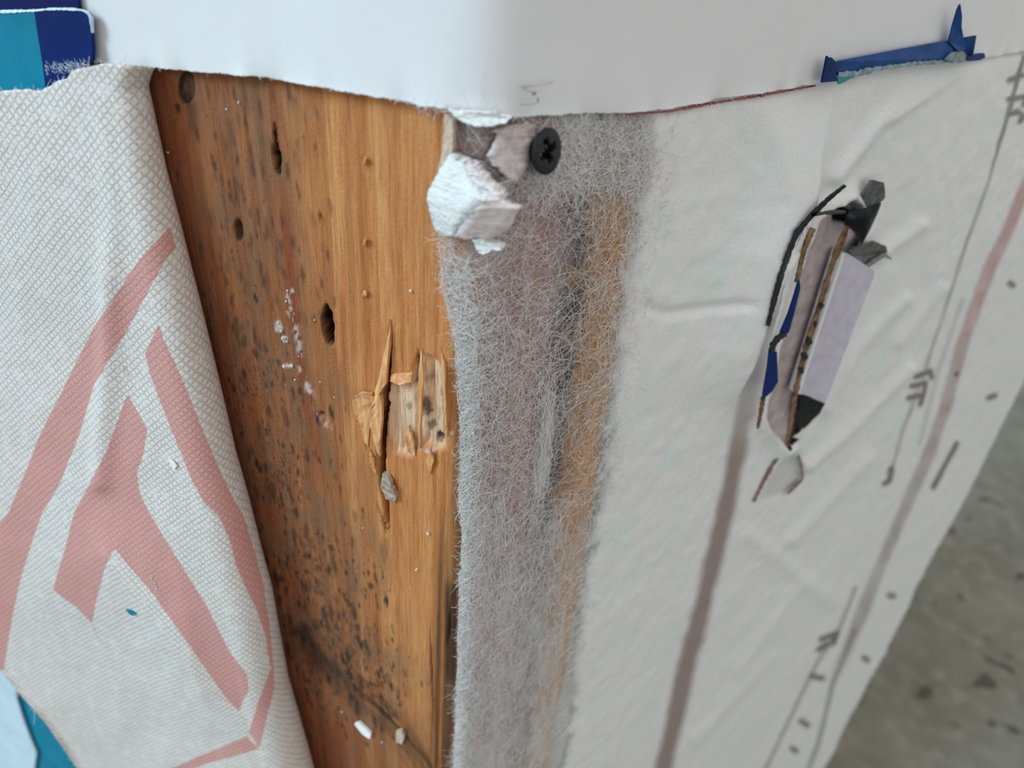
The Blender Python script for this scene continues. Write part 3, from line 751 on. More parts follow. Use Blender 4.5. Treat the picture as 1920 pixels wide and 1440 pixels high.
    brown_shade = np.maximum(lb * sm(450, 800, Y) * 0.6 * sm(1330, 1150, Y), sm(26, 8, dc + 5 * fbm(X * 0.03, Y * 0.02, 19)) * (0.35 * sm(470, 560, Y) + 0.5 * sm(700, 880, Y)))  # brown stripes; upper end of the wide one also paints the ledge's shade
    brown_shade = np.maximum(brown_shade, 0.5 * sm(7, 3, dd))
    wedge_grey = 0.5 * sm(2, -6, dw)  # wrap turns greyer inside the wedge tear
    wedge_grey = np.clip(wedge_grey, 0, 1) * 0.6
    n = (W(S, Z, 1e-3) - W(S, Z, 0.0)) / 1e-3
    P = W(S, Z, 0.0) + n * h[..., None]
    # cut the slit out
    Xc = (X[:-1, :-1] + X[1:, 1:]) / 2; Yc = (Y[:-1, :-1] + Y[1:, 1:]) / 2
    keep = poly_sd(Xc, Yc, SLIT) > 0
    me = grid_mesh('membrane', P, dict(ink=np.clip(ink, 0, 1), pink=np.clip(pink, 0, 1), brown_shade=np.clip(brown_shade, 0, 1), wedge_grey=wedge_grey, veil=veil), (S * 1000, Z * 1000), keep)
    o = sub('membrane', me, M_WRAP, root)
    # ---- fleece fibres over the timber, wrapped a little way round the corner
    def strands(N, ysamp, xs, lmm, rad, dirs, hlo, hhi, name, curl=0.75, K=12, mat=M_FIBRE):
        ax, az = sz(xs, ysamp, 0.0004)
        L = lmm / 1000
        t = np.linspace(-0.5, 0.5, K)
        c1 = rng.normal(0, curl, N); c2 = rng.normal(0, curl * 0.8, N)
        A = dirs[:, None] + c1[:, None] * t[None] * 2 + c2[:, None] * np.sin(t[None] * 6.0 + rng.uniform(0, 6, N)[:, None])
        dx = np.cumsum(np.cos(A), 1); dx -= dx[:, K // 2:K // 2 + 1]; dz_ = np.cumsum(np.sin(A), 1); dz_ -= dz_[:, K // 2:K // 2 + 1]
        SS = ax[:, None] + dx / K * L[:, None]; ZZ = az[:, None] + dz_ / K * L[:, None]
        hh = rng.uniform(hlo, hhi, N)[:, None] + 0.00015 * np.sin(t[None] * 9 + rng.uniform(0, 6, N)[:, None])
        # keep within the left edge of the fleece, give or take stray ends
        px_, py_ = proj(W(SS, ZZ, 0.0004)); lim = prof(STRIP_L, py_)
        sl_, _z = sz(lim.ravel(), py_.ravel(), 0.0004); sl_ = sl_.reshape(SS.shape)
        stray = (rng.random(N) < 0.06)[:, None] * rng.uniform(0, 0.0022, N)[:, None]
        need = np.max(sl_ - stray + rng.gamma(1.5, 0.0004, N)[:, None] - SS, axis=1)
        inside = SS + np.clip(need, 0, None)[:, None]
        hh = np.clip(hh, 0.0001, None)
        P = W(inside, ZZ, hh)
        return tubes(name, P, rad)
    def xsamp(N, ylo, yhi, bias=None, lo=0.0, hi=1.0):
        y = rng.uniform(ylo, yhi, N); a = prof(STRIP_L, y); b = prof(STRIP_R, y)
        f = rng.uniform(lo, hi, N) if bias is None else lo + (hi - lo) * bias(rng.random(N))
        return y, a + (b - a) * f
    batches = []
    y, x = xsamp(3000, 235, 1470, None, 0.0, 1.10)
    batches.append(strands(3000, y, x, rng.uniform(6, 22, 3000), rng.uniform(0.000016, 0.00004, 3000), rng.uniform(0, math.pi, 3000), 0.0002, 0.0011, 'f1'))
    y, x = xsamp(1000, 600, 1470, lambda r: r ** 1.6, 0.0, 0.6)
    batches.append(strands(1000, y, x, rng.uniform(6, 20, 1000), rng.uniform(0.00002, 0.00004, 1000), rng.normal(math.pi / 2, 0.5, 1000), 0.0002, 0.0011, 'f2'))
    y, x = xsamp(1500, 480, 1470, lambda r: r ** 2, 0.0, 0.16)
    batches.append(strands(1500, y, x, rng.uniform(3, 10, 1500), rng.uniform(0.00002, 0.000045, 1500), rng.normal(math.pi / 2, 0.6, 1500), 0.0003, 0.0013, 'f3'))
    y, x = xsamp(1500, 960, 1480, None, 0.0, 0.85)
    batches.append(strands(1500, y, x, rng.uniform(6, 20, 1500), rng.uniform(0.00002, 0.00005, 1500), rng.normal(math.pi / 2, 0.3, 1500), 0.0002, 0.001, 'f4', 0.4))
    y, x = xsamp(1500, 225, 1480, None, 0.90, 1.14)
    batches.append(strands(1500, y, x, rng.uniform(3, 10, 1500), rng.uniform(0.00002, 0.00005, 1500), rng.uniform(0, math.pi, 1500), 0.0006, 0.0018, 'f5'))
    y, x = xsamp(900, 225, 360, None, 0.45, 1.1)
    batches.append(strands(900, y, x, rng.uniform(4, 12, 900), rng.uniform(0.00003, 0.00006, 900), rng.uniform(0, math.pi, 900), 0.0003, 0.0012, 'f6'))
    # short hairs standing off the cut edge of the fleece
    N = 1300; y = rng.uniform(440, 1470, N); clump = 0.35 + 0.9 * np.clip(vnoise(y * 0.03, y * 0, 88) + 0.2, 0, 1)
    es, ez_ = sz(prof(STRIP_L, y) + 2, y, 0.0004)
    K = 6; k = np.linspace(0, 1, K); L = rng.gamma(2.0, 0.00042, N) * clump
    a_ = rng.normal(math.pi, 0.75, N)[:, None] + rng.normal(0, 0.8, N)[:, None] * k
    ss = es[:, None] + 0.0003 + np.cumsum(np.cos(a_), 1) / K * L[:, None]; zz = ez_[:, None] + np.cumsum(np.sin(a_), 1) / K * L[:, None]
    hh = 0.0005 + rng.uniform(0, 0.0005, N)[:, None] + k[None] * rng.uniform(0, 0.9, N)[:, None] * L[:, None]
    batches.append(tubes('f8', W(ss, zz, hh), rng.uniform(0.000016, 0.000034, N)))
    # matted pale streak
    N = 160; y = rng.uniform(720, 930, N); x = 1022 + rng.normal(0, 9, N) - 0.10 * (y - 800)
    batches.append(strands(N, y, x, rng.uniform(4, 12, N), rng.uniform(0.00002, 0.00005, N), rng.normal(math.pi / 2, 0.25, N), 0.0006, 0.0012, 'f7', 0.3))
    bm = bmesh.new()
    for m in batches: bm.from_mesh(m); bpy.data.meshes.remove(m)
    me = bpy.data.meshes.new('fleece'); bm.to_mesh(me); bm.free()
    o = sub('fleece_fibres', me, M_FIBRE, root); o['kind'] = 'stuff'
    o['label'] = 'frayed white fleece fibres through which the timber shows'
    tag(root, 'white building wrap with faded print, frayed to fleece along the corner', 'wrap')
    return root
wrap = build_wrap()

# ------------------------------------------------------------------ the slit in the right-hand wrap and what shows in it
t_ = empty('torn_slit', onR(1470, 830, 0.0))
SL2 = [(x + (6 if x > 1520 else -6), y) for x, y in SLIT]
sub('liner', slab('liner', [onR(x, y, 0.0002) for x, y in SL2], nR, 0.0006), M_LINER, t_)
def lipline(name, pts, w, h, mat, n=40, jit=0.25, seed=1, th=0.0004):
    return sub(name, ribbon_on(name, pts, w, h, 'R', n, jit, seed, th), mat, t_)
HS = 0.0070
lipline('lip_shadow_line', [(1586, 348), (1556, 372), (1525, 402), (1496, 436), (1482, 470), (1467, 513), (1454, 560), (1441, 612)], [4, 7, 9, 8, 8, 8, 8, 4], HS, M_SCREW, 60)  # dark strip standing in for the shadow line of the left lip
lipline('upper_lip', [(1522, 403), (1545, 400), (1566, 398), (1586, 398)], [7, 5, 9, 4], HS, M_SCREW, 24)
lipline('pale_lip', [(1512, 430), (1494, 476), (1480, 524), (1466, 580), (1450, 630)], [6, 8, 9, 8, 4], HS, M_FACE, 40)
lipline('brown_lip', [(1526, 428), (1507, 475), (1495, 530)], [8, 8, 7], HS + 0.0003, M_RUSTY, 24)
o = sub('blue_lip', slab('blue_lip', [onR(x, y, HS + 0.0005) for x, y in [(1499, 524), (1491, 552), (1480, 586), (1464, 624), (1470, 632), (1480, 622), (1491, 582), (1501, 540)]], nR, 0.0005), M_NAVY, t_)
o['label'] = 'upper navy strip along the left lip of the slit'
o = sub('blue_lip', slab('blue_lip', [onR(x, y, HS + 0.0005) for x, y in [(1444, 654), (1440, 690), (1433, 730), (1430, 750), (1448, 734), (1459, 716), (1457, 660)]], nR, 0.0005), M_NAVY, t_)
o['label'] = 'lower navy strip along the left lip of the slit'
lipline('black_joint', [(1474, 626), (1460, 634), (1450, 648), (1449, 660)], [8, 10, 10, 8], HS + 0.0007, M_SCREW, 16)
lipline('brown_tail', [(1432, 746), (1428, 772), (1422, 804)], [7, 6, 4], HS, M_RUSTY, 16, 0.4)
lipline('rusty_lip', [(1590, 424), (1584, 440), (1572, 470), (1560, 500), (1536, 581), (1512, 653), (1497, 716), (1487, 770), (1477, 828)], [7, 9, 10, 9, 8, 9, 9, 8, 5], HS + 0.0003, M_RUSTY, 50, 0.3, 9)
for (x, y, r) in [(1541, 572, 5), (1518, 640, 6), (1509, 668, 6), (1503, 694, 5), (1530, 608, 4)]:
    pts = [(x + r * math.cos(a) * random.uniform(0.7, 1.2), y + r * 1.4 * math.sin(a) * random.uniform(0.7, 1.2)) for a in np.linspace(0, 2 * math.pi, 8)[:-1]]
    sub('dark_clot', slab('dark_clot', [onR(a, b, HS + 0.0006) for a, b in pts], nR, 0.0005, 1, 0.00008, 3), M_SCREW, t_)
lipline('wedge_edge', [(1478, 832), (1450, 872), (1432, 905), (1414, 942)], [3, 4, 5, 3], 0.0022, M_MAUVE, 30, 0.5, 5)
lipline('wedge_edge', [(1480, 832), (1496, 850), (1503, 868), (1506, 898), (1496, 908), (1478, 926)], [3, 5, 2.5, 2.5, 5, 3], 0.0022, M_MAUVE, 34, 0.5, 6)
tag(t_, 'long ragged slit torn in the right-hand wrap, with navy and rusty lips', 'tear')

# white strip standing in the slit
t_ = empty('plastic_strip', onR(1520, 745, 0.003))
st = [(1588, 474), (1640, 508), (1638, 520), (1548, 754), (1502, 738)]
sub('strip', slab('strip', [onR(x, y, h) for (x, y), h in zip(st, [0.0052, 0.0082, 0.0082, 0.0078, 0.0052])], nR, 0.0045), M_LILAC, t_)
sub('strip_side', slab('strip_side', [onR(x, y, h) for (x, y), h in zip([(1580, 474), (1590, 476), (1504, 740), (1495, 738)], [0.0050] * 4)], nR, 0.0030), M_FACE, t_)
o = sub('end_cap', slab('end_cap', [onR(x, y, h) for (x, y), h in zip([(1505, 742), (1547, 756), (1536, 776), (1512, 800), (1498, 812), (1496, 770)], [0.0044, 0.0066, 0.006, 0.004, 0.003, 0.004])], nR, 0.0016, 2, 0.00012, 8), M_SCREW, t_)
o['label'] = 'dark broken end'
tag(t_, 'pale lilac-white strip standing in the slit of the right-hand wrap', 'strip')

# ------------------------------------------------------------------ screws
def screw(name, c, axis, roll, R, label, length=0.012):
    root = empty(name, c)
    axis = Vector(axis).normalized()
    q = axis.to_track_quat('Z', 'Y').to_matrix().to_4x4()
    root.matrix_world = Matrix.Translation(Vector(c)) @ q @ Matrix.Rotation(roll, 4, 'Z')
    # dished head with a cross recess, as a polar grid closed underneath by the bugle
    nr, na = 34, 96
    r = np.linspace(0, 1, nr) * R
    a = np.linspace(0, 2 * math.pi, na + 1)
    Rr, Aa = np.meshgrid(r, a, indexing='ij')
    x = Rr * np.cos(Aa); y = Rr * np.sin(Aa)
    w = R * 0.15; l = R * 0.62
    def arm(u, v):
        return np.minimum(sm(w * 1.25, w * 0.8, np.abs(v)), sm(l, l * 0.55, np.abs(u)))
    dp = np.maximum(arm(x, y), arm(y, x)); dp = np.maximum(dp, sm(R * 0.34, R * 0.2, np.hypot(x, y)))
    zz = -R * 0.62 * dp + R * 0.05 * (1 - (Rr / R) ** 4)
    top = np.stack([x, y, zz], -1)
    ring = []
    for rr, z_ in [(1.0, -0.06), (0.93, -0.20), (0.75, -0.36), (0.58, -0.55), (0.46, -0.85), (0.42, -1.1)]:
        ring.append(np.stack([rr * R * np.cos(a), rr * R * np.sin(a), np.full_like(a, z_ * R)], -1))
    P = np.concatenate([top, np.array(ring)], 0)
    h = link('head', grid_mesh('head', P), M_SCREW, root)
    # threaded shank
    k = np.linspace(0, 1, 60); rad = R * 0.36 * (1 - 0.05 * k) * (1 + 0.20 * np.sin(k * 50))
    rad[-6:] *= np.linspace(1, 0.1, 6)
    ZZ = -R * 1.05 - k * length
    P = np.stack([rad[:, None] * np.cos(a[::6])[None], rad[:, None] * np.sin(a[::6])[None], np.repeat(ZZ[:, None], len(a[::6]), 1)], -1)
    link('shank', grid_mesh('shank', P), M_SCREW, root)
    tag(root, label, 'screw')
    return root
screw('drywall_screw', onR(1027, 284, 0.0026), nR * 0.90 + dR * 0.20 + ZV * 0.12, 0.35, 0.0037, 'black cross-head screw beside the white plaster chip under the facing')
screw('drywall_screw', onR(1634, 420, 0.0084), nR * 0.88 + dR * 0.36 + ZV * -0.10, 0.3, 0.0056, 'dark cross-head screw sticking out at the top of the slit', 0.004)
t_ = empty('bent_clip', onR(1640, 470, 0.004))
sub('tab', slab('tab', [onR(x, y, h) for (x, y), h in zip([(1618, 366), (1636, 338), (1658, 342), (1660, 372), (1640, 388), (1622, 392)], [0.003, 0.0045, 0.005, 0.0048, 0.004, 0.003])], nR, 0.0008, 2, 0.0001, 3), M_STEEL, t_)
sub('foot', slab('foot', [onR(x, y, h) for (x, y), h in zip([(1592, 470), (1640, 452), (1662, 462), (1664, 474), (1626, 503), (1600, 482)], [0.004, 0.0055, 0.0055, 0.005, 0.005, 0.004])], nR, 0.0008, 2, 0.00008, 4), M_STEEL, t_)
sub('shadow_gap_lip', ribbon_on('clip_lip', [(1622, 504), (1640, 490), (1660, 478), (1672, 486)], [5, 6, 6, 3], 0.0058, 'R', 24, 0.2, 7, 0.001), M_STEEL, t_)
for c in t_.children:
    if c.name.startswith('shadow_gap'): c.name = 'clip_lip'
tag(t_, 'bent grey metal clip round the dark screw above the lilac strip', 'clip')

# ------------------------------------------------------------------ plaster debris at the corner
t_ = empty('plaster_chunk', Wp(870, 440, 0.001))
nm = (nL + nR) / np.linalg.norm(nL + nR)
A = [(842, 291), (820, 325), (800, 364), (806, 400), (813, 428), (826, 443), (850, 444), (866, 420), (884, 398), (906, 377), (888, 345), (868, 306)]
hA = [0.004, 0.0042, 0.0035, 0.0035, 0.003, 0.0025, 0.0045, 0.0062, 0.0072, 0.0074, 0.006, 0.005]
def ragged(pts, hs, amp=1.6, step=7, seed=0):
    r = random.Random(seed); P_, H_ = [], []
    for i in range(len(pts)):
        (x0, y0), (x1, y1) = pts[i], pts[(i + 1) % len(pts)]; h0, h1 = hs[i], hs[(i + 1) % len(pts)]
        n = max(1, int(math.hypot(x1 - x0, y1 - y0) / step))
        for k in range(n):
            f = k / n
            P_.append((x0 + (x1 - x0) * f + r.uniform(-amp, amp), y0 + (y1 - y0) * f + r.uniform(-amp, amp))); H_.append(h0 + (h1 - h0) * f)
    return P_, H_
def facet(name, pts, hs, mat, root, th=0.003, cuts=3, rough=0.00006, seed=1, nrm=None):
    pts, hs = ragged(pts, hs, 1.5, 7, seed)
    P = [Vector(onL(x, y, h)) for (x, y), h in zip(pts, hs)]
    return sub(name, slab(name, P, nL if nrm is None else nrm, th, max(cuts - 1, 1), rough, seed, True, 14), mat, root)
facet('broken_face', A, hA, M_PLAST, t_)
B = [(850, 444), (866, 420), (884, 398), (906, 377), (925, 372), (945, 380), (972, 393), (960, 408), (954, 425), (942, 438), (920, 447), (895, 446), (872, 448)]
hB = [0.0045, 0.0062, 0.0072, 0.0074, 0.0062, 0.0052, 0.0042, 0.004, 0.0036, 0.003, 0.003, 0.0034, 0.004]
facet('paper_face', B, hB, M_PLAST2, t_, 0.002, 3, 0.00004, 5)
facet('crumbling_rim', [(868, 302), (884, 306), (900, 322), (912, 340), (930, 352), (942, 364), (945, 380), (925, 374), (906, 378), (888, 346)], [0.005, 0.0046, 0.005, 0.0052, 0.0052, 0.005, 0.0046, 0.0058, 0.0066, 0.0058], M_PLAST2, t_, 0.002, 3, 0.00015, 9)
tag(t_, 'broken white plaster chunk with a pinkish paper face at the corner', 'plaster')
t_ = empty('paper_flap', Wp(945, 358, 0.001))
FL = [(992, 231), (1004, 240), (1006, 256), (996, 272), (993, 297), (990, 312), (978, 335), (960, 352), (943, 360), (924, 352), (902, 318), (897, 298), (908, 280), (920, 259), (940, 247), (962, 237)]
hF = [0.0012, 0.0010, 0.0010, 0.0018, 0.0022, 0.0024, 0.003, 0.0034, 0.0034, 0.0036, 0.0034, 0.003, 0.0026, 0.0022, 0.0018, 0.0014]
FL, hF = ragged(FL, hF, 1.5, 8, 4)
sub('flap', slab('flap', [Wp(x, y, h) for (x, y), h in zip(FL, hF)], nR, 0.0007, 2, 0.00007, 11, True, 16), M_FLAP, t_)
sub('back_layer', slab('back_layer', [Wp(x, y, 0.0012) for x, y in [(848, 232), (846, 262), (850, 290), (872, 294), (898, 302), (925, 270), (950, 246), (958, 226), (905, 228)]], nm, 0.0006, 4, 0.00006, 12, True, 10), M_BROWNPAPER, t_)
sub('paper_edge', slab('paper_edge', [onL(x, y, 0.002) for x, y in [(834, 216), (848, 226), (849, 262), (847, 290), (838, 316), (828, 330), (822, 316), (829, 282), (832, 250)]], nL, 0.0014, 2, 0.0001, 13), M_BEIGE, t_)
tag(t_, 'torn grey-mauve paper flap between the plaster chunk and the black screw', 'paper')
o = link('plaster_flake', slab('plaster_flake', [onL(x, y, h) for (x, y), h in zip([(884, 450), (902, 449), (912, 458), (936, 462), (938, 468), (920, 470), (906, 477), (896, 473)], [0.0034, 0.0036, 0.0034, 0.003, 0.003, 0.003, 0.003, 0.003])], nL, 0.0022, 2, 0.00014, 4), M_PLAST)
tag(o, 'small white plaster flake just below the plaster chunk', 'flake')

# ------------------------------------------------------------------ peeled wrap on the left, folded back
FOLD = [(60, 300), (120, 286), (138, 274), (165, 266), (210, 275), (330, 300), (450, 330), (580, 362), (740, 400), (870, 430), (960, 455), (1060, 480), (1130, 499), (1220, 515), (1300, 530), (1370, 550), (1440, 570), (1520, 592), (1800, 660)]
PINK = [
    [(318, 424), (330, 466), (313, 482), (243, 613), (177, 722), (150, 813), (110, 913), (80, 960), (57, 1027), (37, 1093), (23, 1160), (8, 1253), (-60, 1300), (-60, 1050), (17, 960), (37, 913), (77, 813), (123, 720), (177, 613), (263, 484)],
    [(298, 607), (310, 640), (345, 716), (372, 786), (398, 848), (432, 926), (455, 964), (478, 1040), (494, 1100), (506, 1180), (512, 1250), (506, 1246), (497, 1190), (480, 1140), (465, 1112), (443, 1062), (430, 1010), (410, 966), (385, 945), (360, 900), (330, 825), (300, 750), (282, 700), (273, 662)],
    [(240, 737), (277, 803), (270, 850), (258, 885), (262, 920), (280, 960), (333, 1047), (387, 1133), (430, 1220), (463, 1263), (467, 1293), (447, 1333), (423, 1307), (353, 1207), (290, 1117), (215, 1028), (200, 1057), (182, 1120), (173, 1168), (143, 1137), (113, 1117), (100, 1103), (123, 1027), (140, 960), (147, 947), (200, 847)],
    [(512, 1240), (514, 1290), (487, 1402), (467, 1373), (483, 1320), (498, 1278)],
    [(463, 1380), (487, 1404), (400, 1428), (330, 1450), (300, 1470), (290, 1455), (360, 1423)],
]
def build_curl():
    root = empty('peeled_wrap', onL(300, 1400, 0.0))
    zs = np.linspace(0.40, 0.78, 200)
    # fold radius grows downwards; where the fold runs, in wall coordinates
    fy = np.array([p[0] for p in FOLD], float); fx = np.array([p[1] for p in FOLD], float)
    Rf_y = prof([(100, 0.0032), (400, 0.0044), (900, 0.0062), (1440, 0.0080), (1800, 0.009)], fy)
    GAP = 0.0012
    af, zf = szL(fx, fy, Rf_y + GAP)
    o_ = np.argsort(zf); zf = zf[o_]; af = af[o_]; Rf = Rf_y[o_]
    TOP = [(-160, 205), (-60, 182), (0, 172), (40, 170), (82, 166), (110, 156), (128, 144), (132, 133), (160, 126), (190, 119), (230, 120), (262, 123), (300, 128)]
    BOT = [(-160, 1120), (-60, 1200), (0, 1253), (14, 1272), (30, 1292), (56, 1322), (84, 1352), (112, 1392), (140, 1432), (170, 1472), (260, 1600), (420, 1760), (600, 1850)]
    def curve(pl, h):
        a, z = szL([p[0] for p in pl], [p[1] for p in pl], h); k = np.argsort(a); return a[k], z[k]
    nl, nc, nf = 6, 36, 300
    lip = np.linspace(0.03, 0.0, nl)[:-1]
    phi = np.linspace(-math.pi / 2, math.pi / 2, nc)
    run = np.linspace(0, 1, nf)[1:] ** 1.15 * 0.26
    nu = len(lip) + nc + len(run)
    i0, i1 = len(lip), len(lip) + nc
    def surf(vv, zt, zb):
        """return lip, half round, then the free sheet running left; rows vv between the two torn edges"""
        Zz = zt[None] + (zb - zt)[None] * vv[:, None]
        a0 = np.interp(Zz, zf, af); R = np.interp(Zz, zf, Rf)
        loc = np.zeros_like(Zz); hh = np.zeros_like(Zz)
        loc[:, :i0] = R[:, :i0] + lip[None]; hh[:, :i0] = GAP + 0.0005
        loc[:, i0:i1] = R[:, i0:i1] * (1 - np.cos(phi)[None]); hh[:, i0:i1] = GAP + R[:, i0:i1] * (1 + np.sin(phi)[None])
        loc[:, i1:] = R[:, i1:] + run[None]; hh[:, i1:] = GAP + 2 * R[:, i1:] + 0.10 * run[None] * sm(0.70, 0.60, Zz[:, i1:]) + 0.04 * run[None]
        A = a0 + loc
        P = A[..., None] * dL + Zz[..., None] * ZV + hh[..., None] * nL
        X, Y = proj(P)
        free = np.clip((loc - R) / 0.01, 0, 1)
        # billow, creases and small puckers
        off = free * (0.0018 * fbm(A * 28, Zz * 16, 3) + 0.0005 * fbm(A * 90, Zz * 60, 7))
        off += free * 0.0016 * np.exp(-(seg_dist(X, Y, [(205, 180), (215, 420), (205, 620), (190, 900)]) / 22) ** 2)
        dcr = seg_dist(X, Y, [(213, 1030), (330, 1175), (447, 1335), (512, 1442), (545, 1500)])
        off += free * 0.0022 * np.exp(-dcr / 34)
        off += -free * 0.0012 * np.exp(-(seg_dist(X, Y, [(330, 840), (400, 1010), (470, 1180)]) / 30) ** 2)
        off += np.exp(-(1 - vv[:, None]) * 60) * free * 0.0012
        off -= sm(0.12, 0.25, loc) * np.clip(hh - 0.003, 0, None)
        return A, Zz, P + off[..., None] * nL, free, loc
    zt = np.full(nu, 0.72); zb = np.full(nu, 0.52)
    tx, ty = np.array(TOP, float).T; bx_, by_ = np.array(BOT, float).T
    for it in range(40):
        A, Zz, P, free, loc = surf(np.array([0.0, 1.0]), zt, zb)
        X, Y = proj(P)
        zt += np.clip((Y[0] - np.interp(X[0], tx, ty)) * 0.00006, -0.01, 0.01); zb += np.clip((Y[1] - np.interp(X[1], bx_, by_)) * 0.00006, -0.01, 0.01)
        zb = np.minimum(zb, zt - 0.02)
    v = np.linspace(0, 1, 520)
    A, Zz, P, free, loc = surf(v, zt, zb)
    # torn edges: ragged and slightly lifted
    rag = np.exp(-(1 - v[:, None]) * 80) * (0.0006 * vnoise(A * 1800, A * 0, 8) + 0.0006 * vnoise(A * 500, A * 0, 9)) + np.exp(-v[:, None] * 80) * (0.00015 * vnoise(A * 1500, A * 0, 18) + 0.0003 * vnoise(A * 420, A * 0, 19)) * free
    P = P + rag[..., None] * ZV
    X, Y = proj(P)
    pr = np.full_like(X, 99.0)
    for pg in PINK: pr = np.minimum(pr, poly_sd(X, Y, pg))
    pr = pr + 1.2 * vnoise(X * 0.25, Y * 0.25, 4)
    pr[:, :len(lip) + 8] = 99
    arc = np.concatenate([np.zeros((len(v), 1)), np.cumsum(np.linalg.norm(np.diff(P, axis=1)[..., :2], axis=2), 1)], 1)
    arc = arc - arc[:, i1:i1 + 1] + A[:, i1:i1 + 1]
    o = sub('sheet', grid_mesh('curl', P, dict(print=pr), (arc * 1000, Zz * 1000)), M_CURL, root); solid(o, 0.00025, 0)
    # fuzz along the torn bottom and top edges
    K = 5; allp = []; rads = []
    for row, N, sg, lenm in ((-1, 2200, -1, 0.0017), (0, 800, 1, 0.0006)):
        cols = np.arange(len(lip) + nc - 6, nu)
        i = rng.choice(cols, N)
        b = P[row, i] + (P[row, np.clip(i + 1, 0, nu - 1)] - P[row, i]) * rng.random(N)[:, None]
        ang = rng.normal(sg * math.pi / 2, 0.7, N); cv = rng.normal(0, 0.9, N); k = np.linspace(0, 1, K)
        L = rng.gamma(2, lenm / 2, N); a_ = ang[:, None] + cv[:, None] * k
        da = np.cumsum(np.cos(a_), 1) / K * L[:, None]; dz_ = np.cumsum(np.sin(a_), 1) / K * L[:, None]
        dh = k[None] * rng.normal(0, 0.4, N)[:, None] * L[:, None]
        base = b - sg * ZV * 0.0002
        allp.append(base[:, None] + da[..., None] * dL + dz_[..., None] * ZV + dh[..., None] * nL); rads.append(rng.uniform(0.00002, 0.00005, N))
    f = sub('torn_edge_fuzz', tubes('fuzz', np.concatenate(allp), np.concatenate(rads)), M_PFIBRE, root); f['kind'] = 'stuff'
    # stray fibres lying on the sheet
    for (pl, w) in [([(283, 1077), (290, 1088), (292, 1098), (300, 1108)], 2.2), ([(168, 1155), (175, 1180), (200, 1215), (225, 1222), (238, 1215)], 1.8), ([(232, 680), (244, 706)], 1.6)]:
        n = 14; d = np.linspace(0, 1, len(pl)); t = np.linspace(0, 1, n)
        x = np.interp(t, d, [p[0] for p in pl]); y = np.interp(t, d, [p[1] for p in pl])
        # nearest sheet point to each pixel
        Q = []
        for xx, yy in zip(x, y):
            j = np.argmin((X - xx) ** 2 + (Y - yy) ** 2); Q.append(P.reshape(-1, 3)[j] + nL * 0.0004)
        sub('stray_fibre', tubes('stray', np.array(Q)[None], w * 0.00004), M_PFIBRE, root)
    for nm_, pg, mat in [('white_fleck', [(316, 862), (325, 866), (331, 874), (325, 880), (320, 872)], M_PFIBRE), ('blue_fleck', [(236, 1143), (244, 1145), (254, 1151), (250, 1155), (241, 1151)], M_TEAL)]:
        j = np.argmin((X - pg[0][0]) ** 2 + (Y - pg[0][1]) ** 2); hx = float((P.reshape(-1, 3)[j]) @ nL) + 0.0006
        sub(nm_, slab(nm_, [onL(x, y, hx) for x, y in pg], nL, 0.0003, 1, 0.00005, 1), mat, root)
    tag(root, 'peeled-back woven wrap with pink print, folded open beside the bare timber', 'wrap')
    return root
curl = build_curl()

# ------------------------------------------------------------------ tapes
def lpoly(pts, h): return [onL(x, y, h) for x, y in pts]
def rpoly(pts, h): return [onR(x, y, h) for x, y in pts]
o = link('navy_tape', slab('navy_tape', lpoly([(-160, -90), (136, -90), (145, -10), (149, 19), (-160, 24)], HF + 0.0008), nL, 0.0005), M_NAVY2)
tag(o, 'dark navy tape strip at the very top left of the facing', 'tape')
t_ = empty('printed_tape', onL(60, 170, HF))
hT = HF + 0.0016
o = sub('teal_half', slab('teal_half', lpoly([(-160, 27), (0, 22), (64, 20), (70, 62), (78, 110), (90, 200), (-160, 230)], hT), nL, 0.0007), M_TEAL, t_); o['label'] = 'teal half of the tape'
o = sub('navy_half', slab('navy_half', lpoly([(64, 20), (92, 17), (128, 17), (152, 19), (163, 22), (168, 30), (170, 60), (173, 90), (172, 112), (166, 121), (150, 130), (120, 150), (90, 200), (78, 110), (70, 62)], hT), nL, 0.0007), M_NAVY, t_); o['label'] = 'navy half with a rounded corner'
sub('worn_edge', ribbon_on('worn_edge', [(-160, 26), (0, 22), (64, 20), (92, 17), (128, 17), (152, 19), (163, 23), (169, 34), (172, 62)], [5, 5, 4, 3.5, 3.5, 4, 4, 3, 1.5], hT + 0.00012, 'L', 90, 0.6, 3, 0.0005), M_PALE, t_)
N = 260
xs = np.clip(rng.normal(125, 24, N), 88, 166); ys = np.clip(128 - (xs - 125) * 0.10 + rng.normal(0, 6, N), 100, 145)
c0 = onL(xs, ys, hT + 0.0001); an = rng.uniform(0, math.pi, N); kk = np.linspace(0, 1, 4)
pp = c0[:, None] + (np.cos(an)[:, None] * kk)[..., None] * dL * 0.0006 + (np.sin(an)[:, None] * kk)[..., None] * ZV * 0.0006
f = sub('paper_scuffs', tubes('scuffs', pp, 0.00003), M_PALE, t_); f['kind'] = 'stuff'
tag(t_, 'teal and navy tape with a rounded corner on the facing, above the peeled wrap', 'tape')
# what shows under the torn bottom edge of the peeled wrap
o = link('teal_tape', slab('teal_tape', lpoly([(-60, 1180), (120, 1180), (420, 1560), (420, 1700), (-60, 1700)], 0.0042), nL, 0.0006), M_TEAL)
tag(o, 'teal tape showing under the torn lower edge of the peeled wrap', 'tape')
o = link('pale_film', slab('pale_film', lpoly([(-160, 1170), (10, 1170), (24, 1262), (31, 1310), (44, 1352), (56, 1384), (68, 1412), (64, 1440), (66, 1480), (80, 1700), (-160, 1700)], 0.0056), nL, 0.0008), M_PALE)
tag(o, 'pale blue film lapping over the teal tape at the bottom left', 'film')

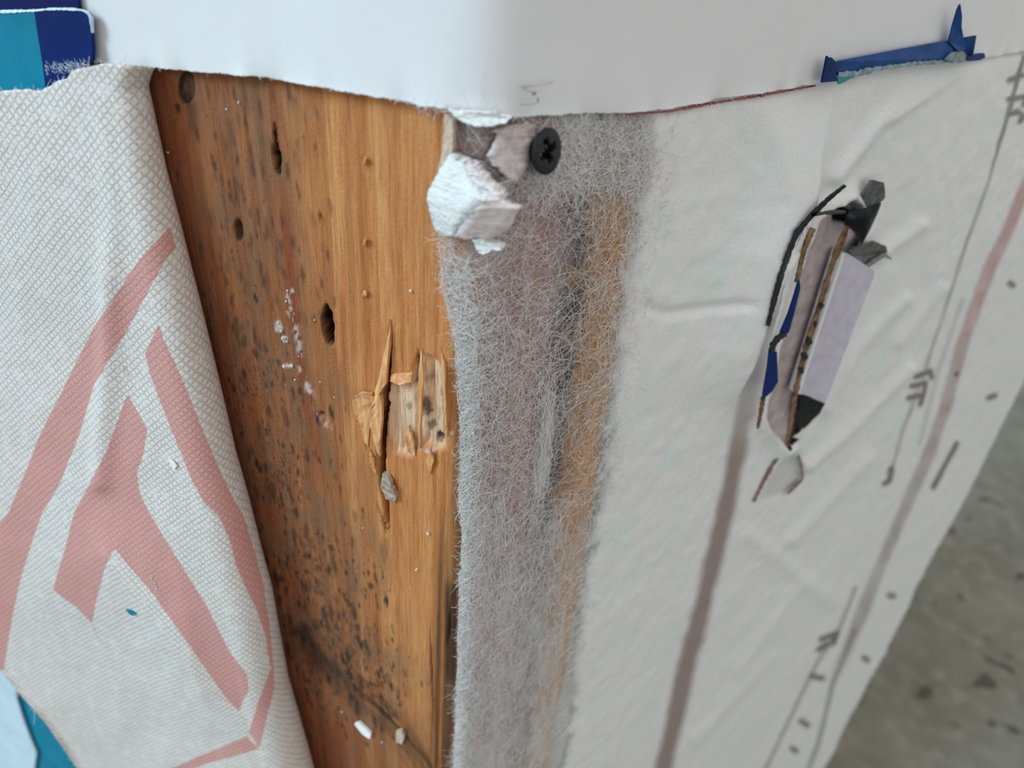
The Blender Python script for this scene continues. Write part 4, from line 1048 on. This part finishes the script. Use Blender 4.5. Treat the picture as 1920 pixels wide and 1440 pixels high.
t_ = empty('blue_tape', onR(1700, 130, HF))
hB_ = HF + 0.0016
sub('strip', slab('strip', [onR(x, y, h) for (x, y), h in zip([(1566, 116), (1686, 93), (1780, 76), (1822, 80), (1831, 67), (1824, 108), (1813, 115), (1719, 121), (1631, 134), (1600, 146), (1570, 150)], [hB_ + 0.0004, hB_, hB_, hB_, hB_ + 0.002, hB_, hB_, hB_, hB_, hB_, hB_])], nR, 0.0005), M_BTAPE, t_)
sub('torn_spike', slab('torn_spike', [onR(x, y, h) for (x, y), h in zip([(1780, 78), (1787, 48), (1796, 18), (1801, 8), (1804, 30), (1803, 50), (1807, 72), (1812, 92), (1796, 96)], [hB_ + 0.0005, hB_ + 0.001, hB_ + 0.002, hB_ + 0.0025, hB_ + 0.002, hB_ + 0.0015, hB_ + 0.001, hB_ + 0.0006, hB_ + 0.0006])], nR, 0.0004), M_BTAPE, t_)
sub('end_flap', slab('end_flap', [onR(x, y, h) for (x, y), h in zip([(1542, 155), (1547, 130), (1552, 105), (1557, 111), (1560, 108), (1568, 118), (1567, 138), (1571, 152)], [hB_ + 0.0010] * 8)], nR, 0.0005), M_NAVY, t_)
o = sub('teal_tab', slab('teal_tab', rpoly([(1568, 140), (1578, 145), (1600, 144), (1584, 154), (1574, 158)], hB_ + 0.0009), nR, 0.0005), M_GREEN, t_); o['label'] = 'small teal tab'
sub('adhesive_edge', ribbon_on('adhesive_edge', [(1572, 140), (1600, 140), (1640, 130), (1720, 119), (1812, 113)], [10, 11, 8, 6, 5], hB_ + 0.0005, 'R', 60, 0.45, 6, 0.0005), M_RESID, t_)
sub('grey_patch', slab('grey_patch', rpoly([(1772, 112), (1786, 98), (1806, 96), (1818, 112), (1800, 118)], hB_ + 0.0008), nR, 0.0004), M_RESID, t_)
sub('curled_end', slab('curled_end', [onR(x, y, hB_ + 0.0012) for x, y in [(1814, 107), (1836, 101), (1846, 100), (1848, 108), (1838, 113), (1816, 115)]], nR, 0.0008), M_NAVY, t_)
tag(t_, 'torn blue tape with an upright spike bridging the facing and the wrap', 'tape')
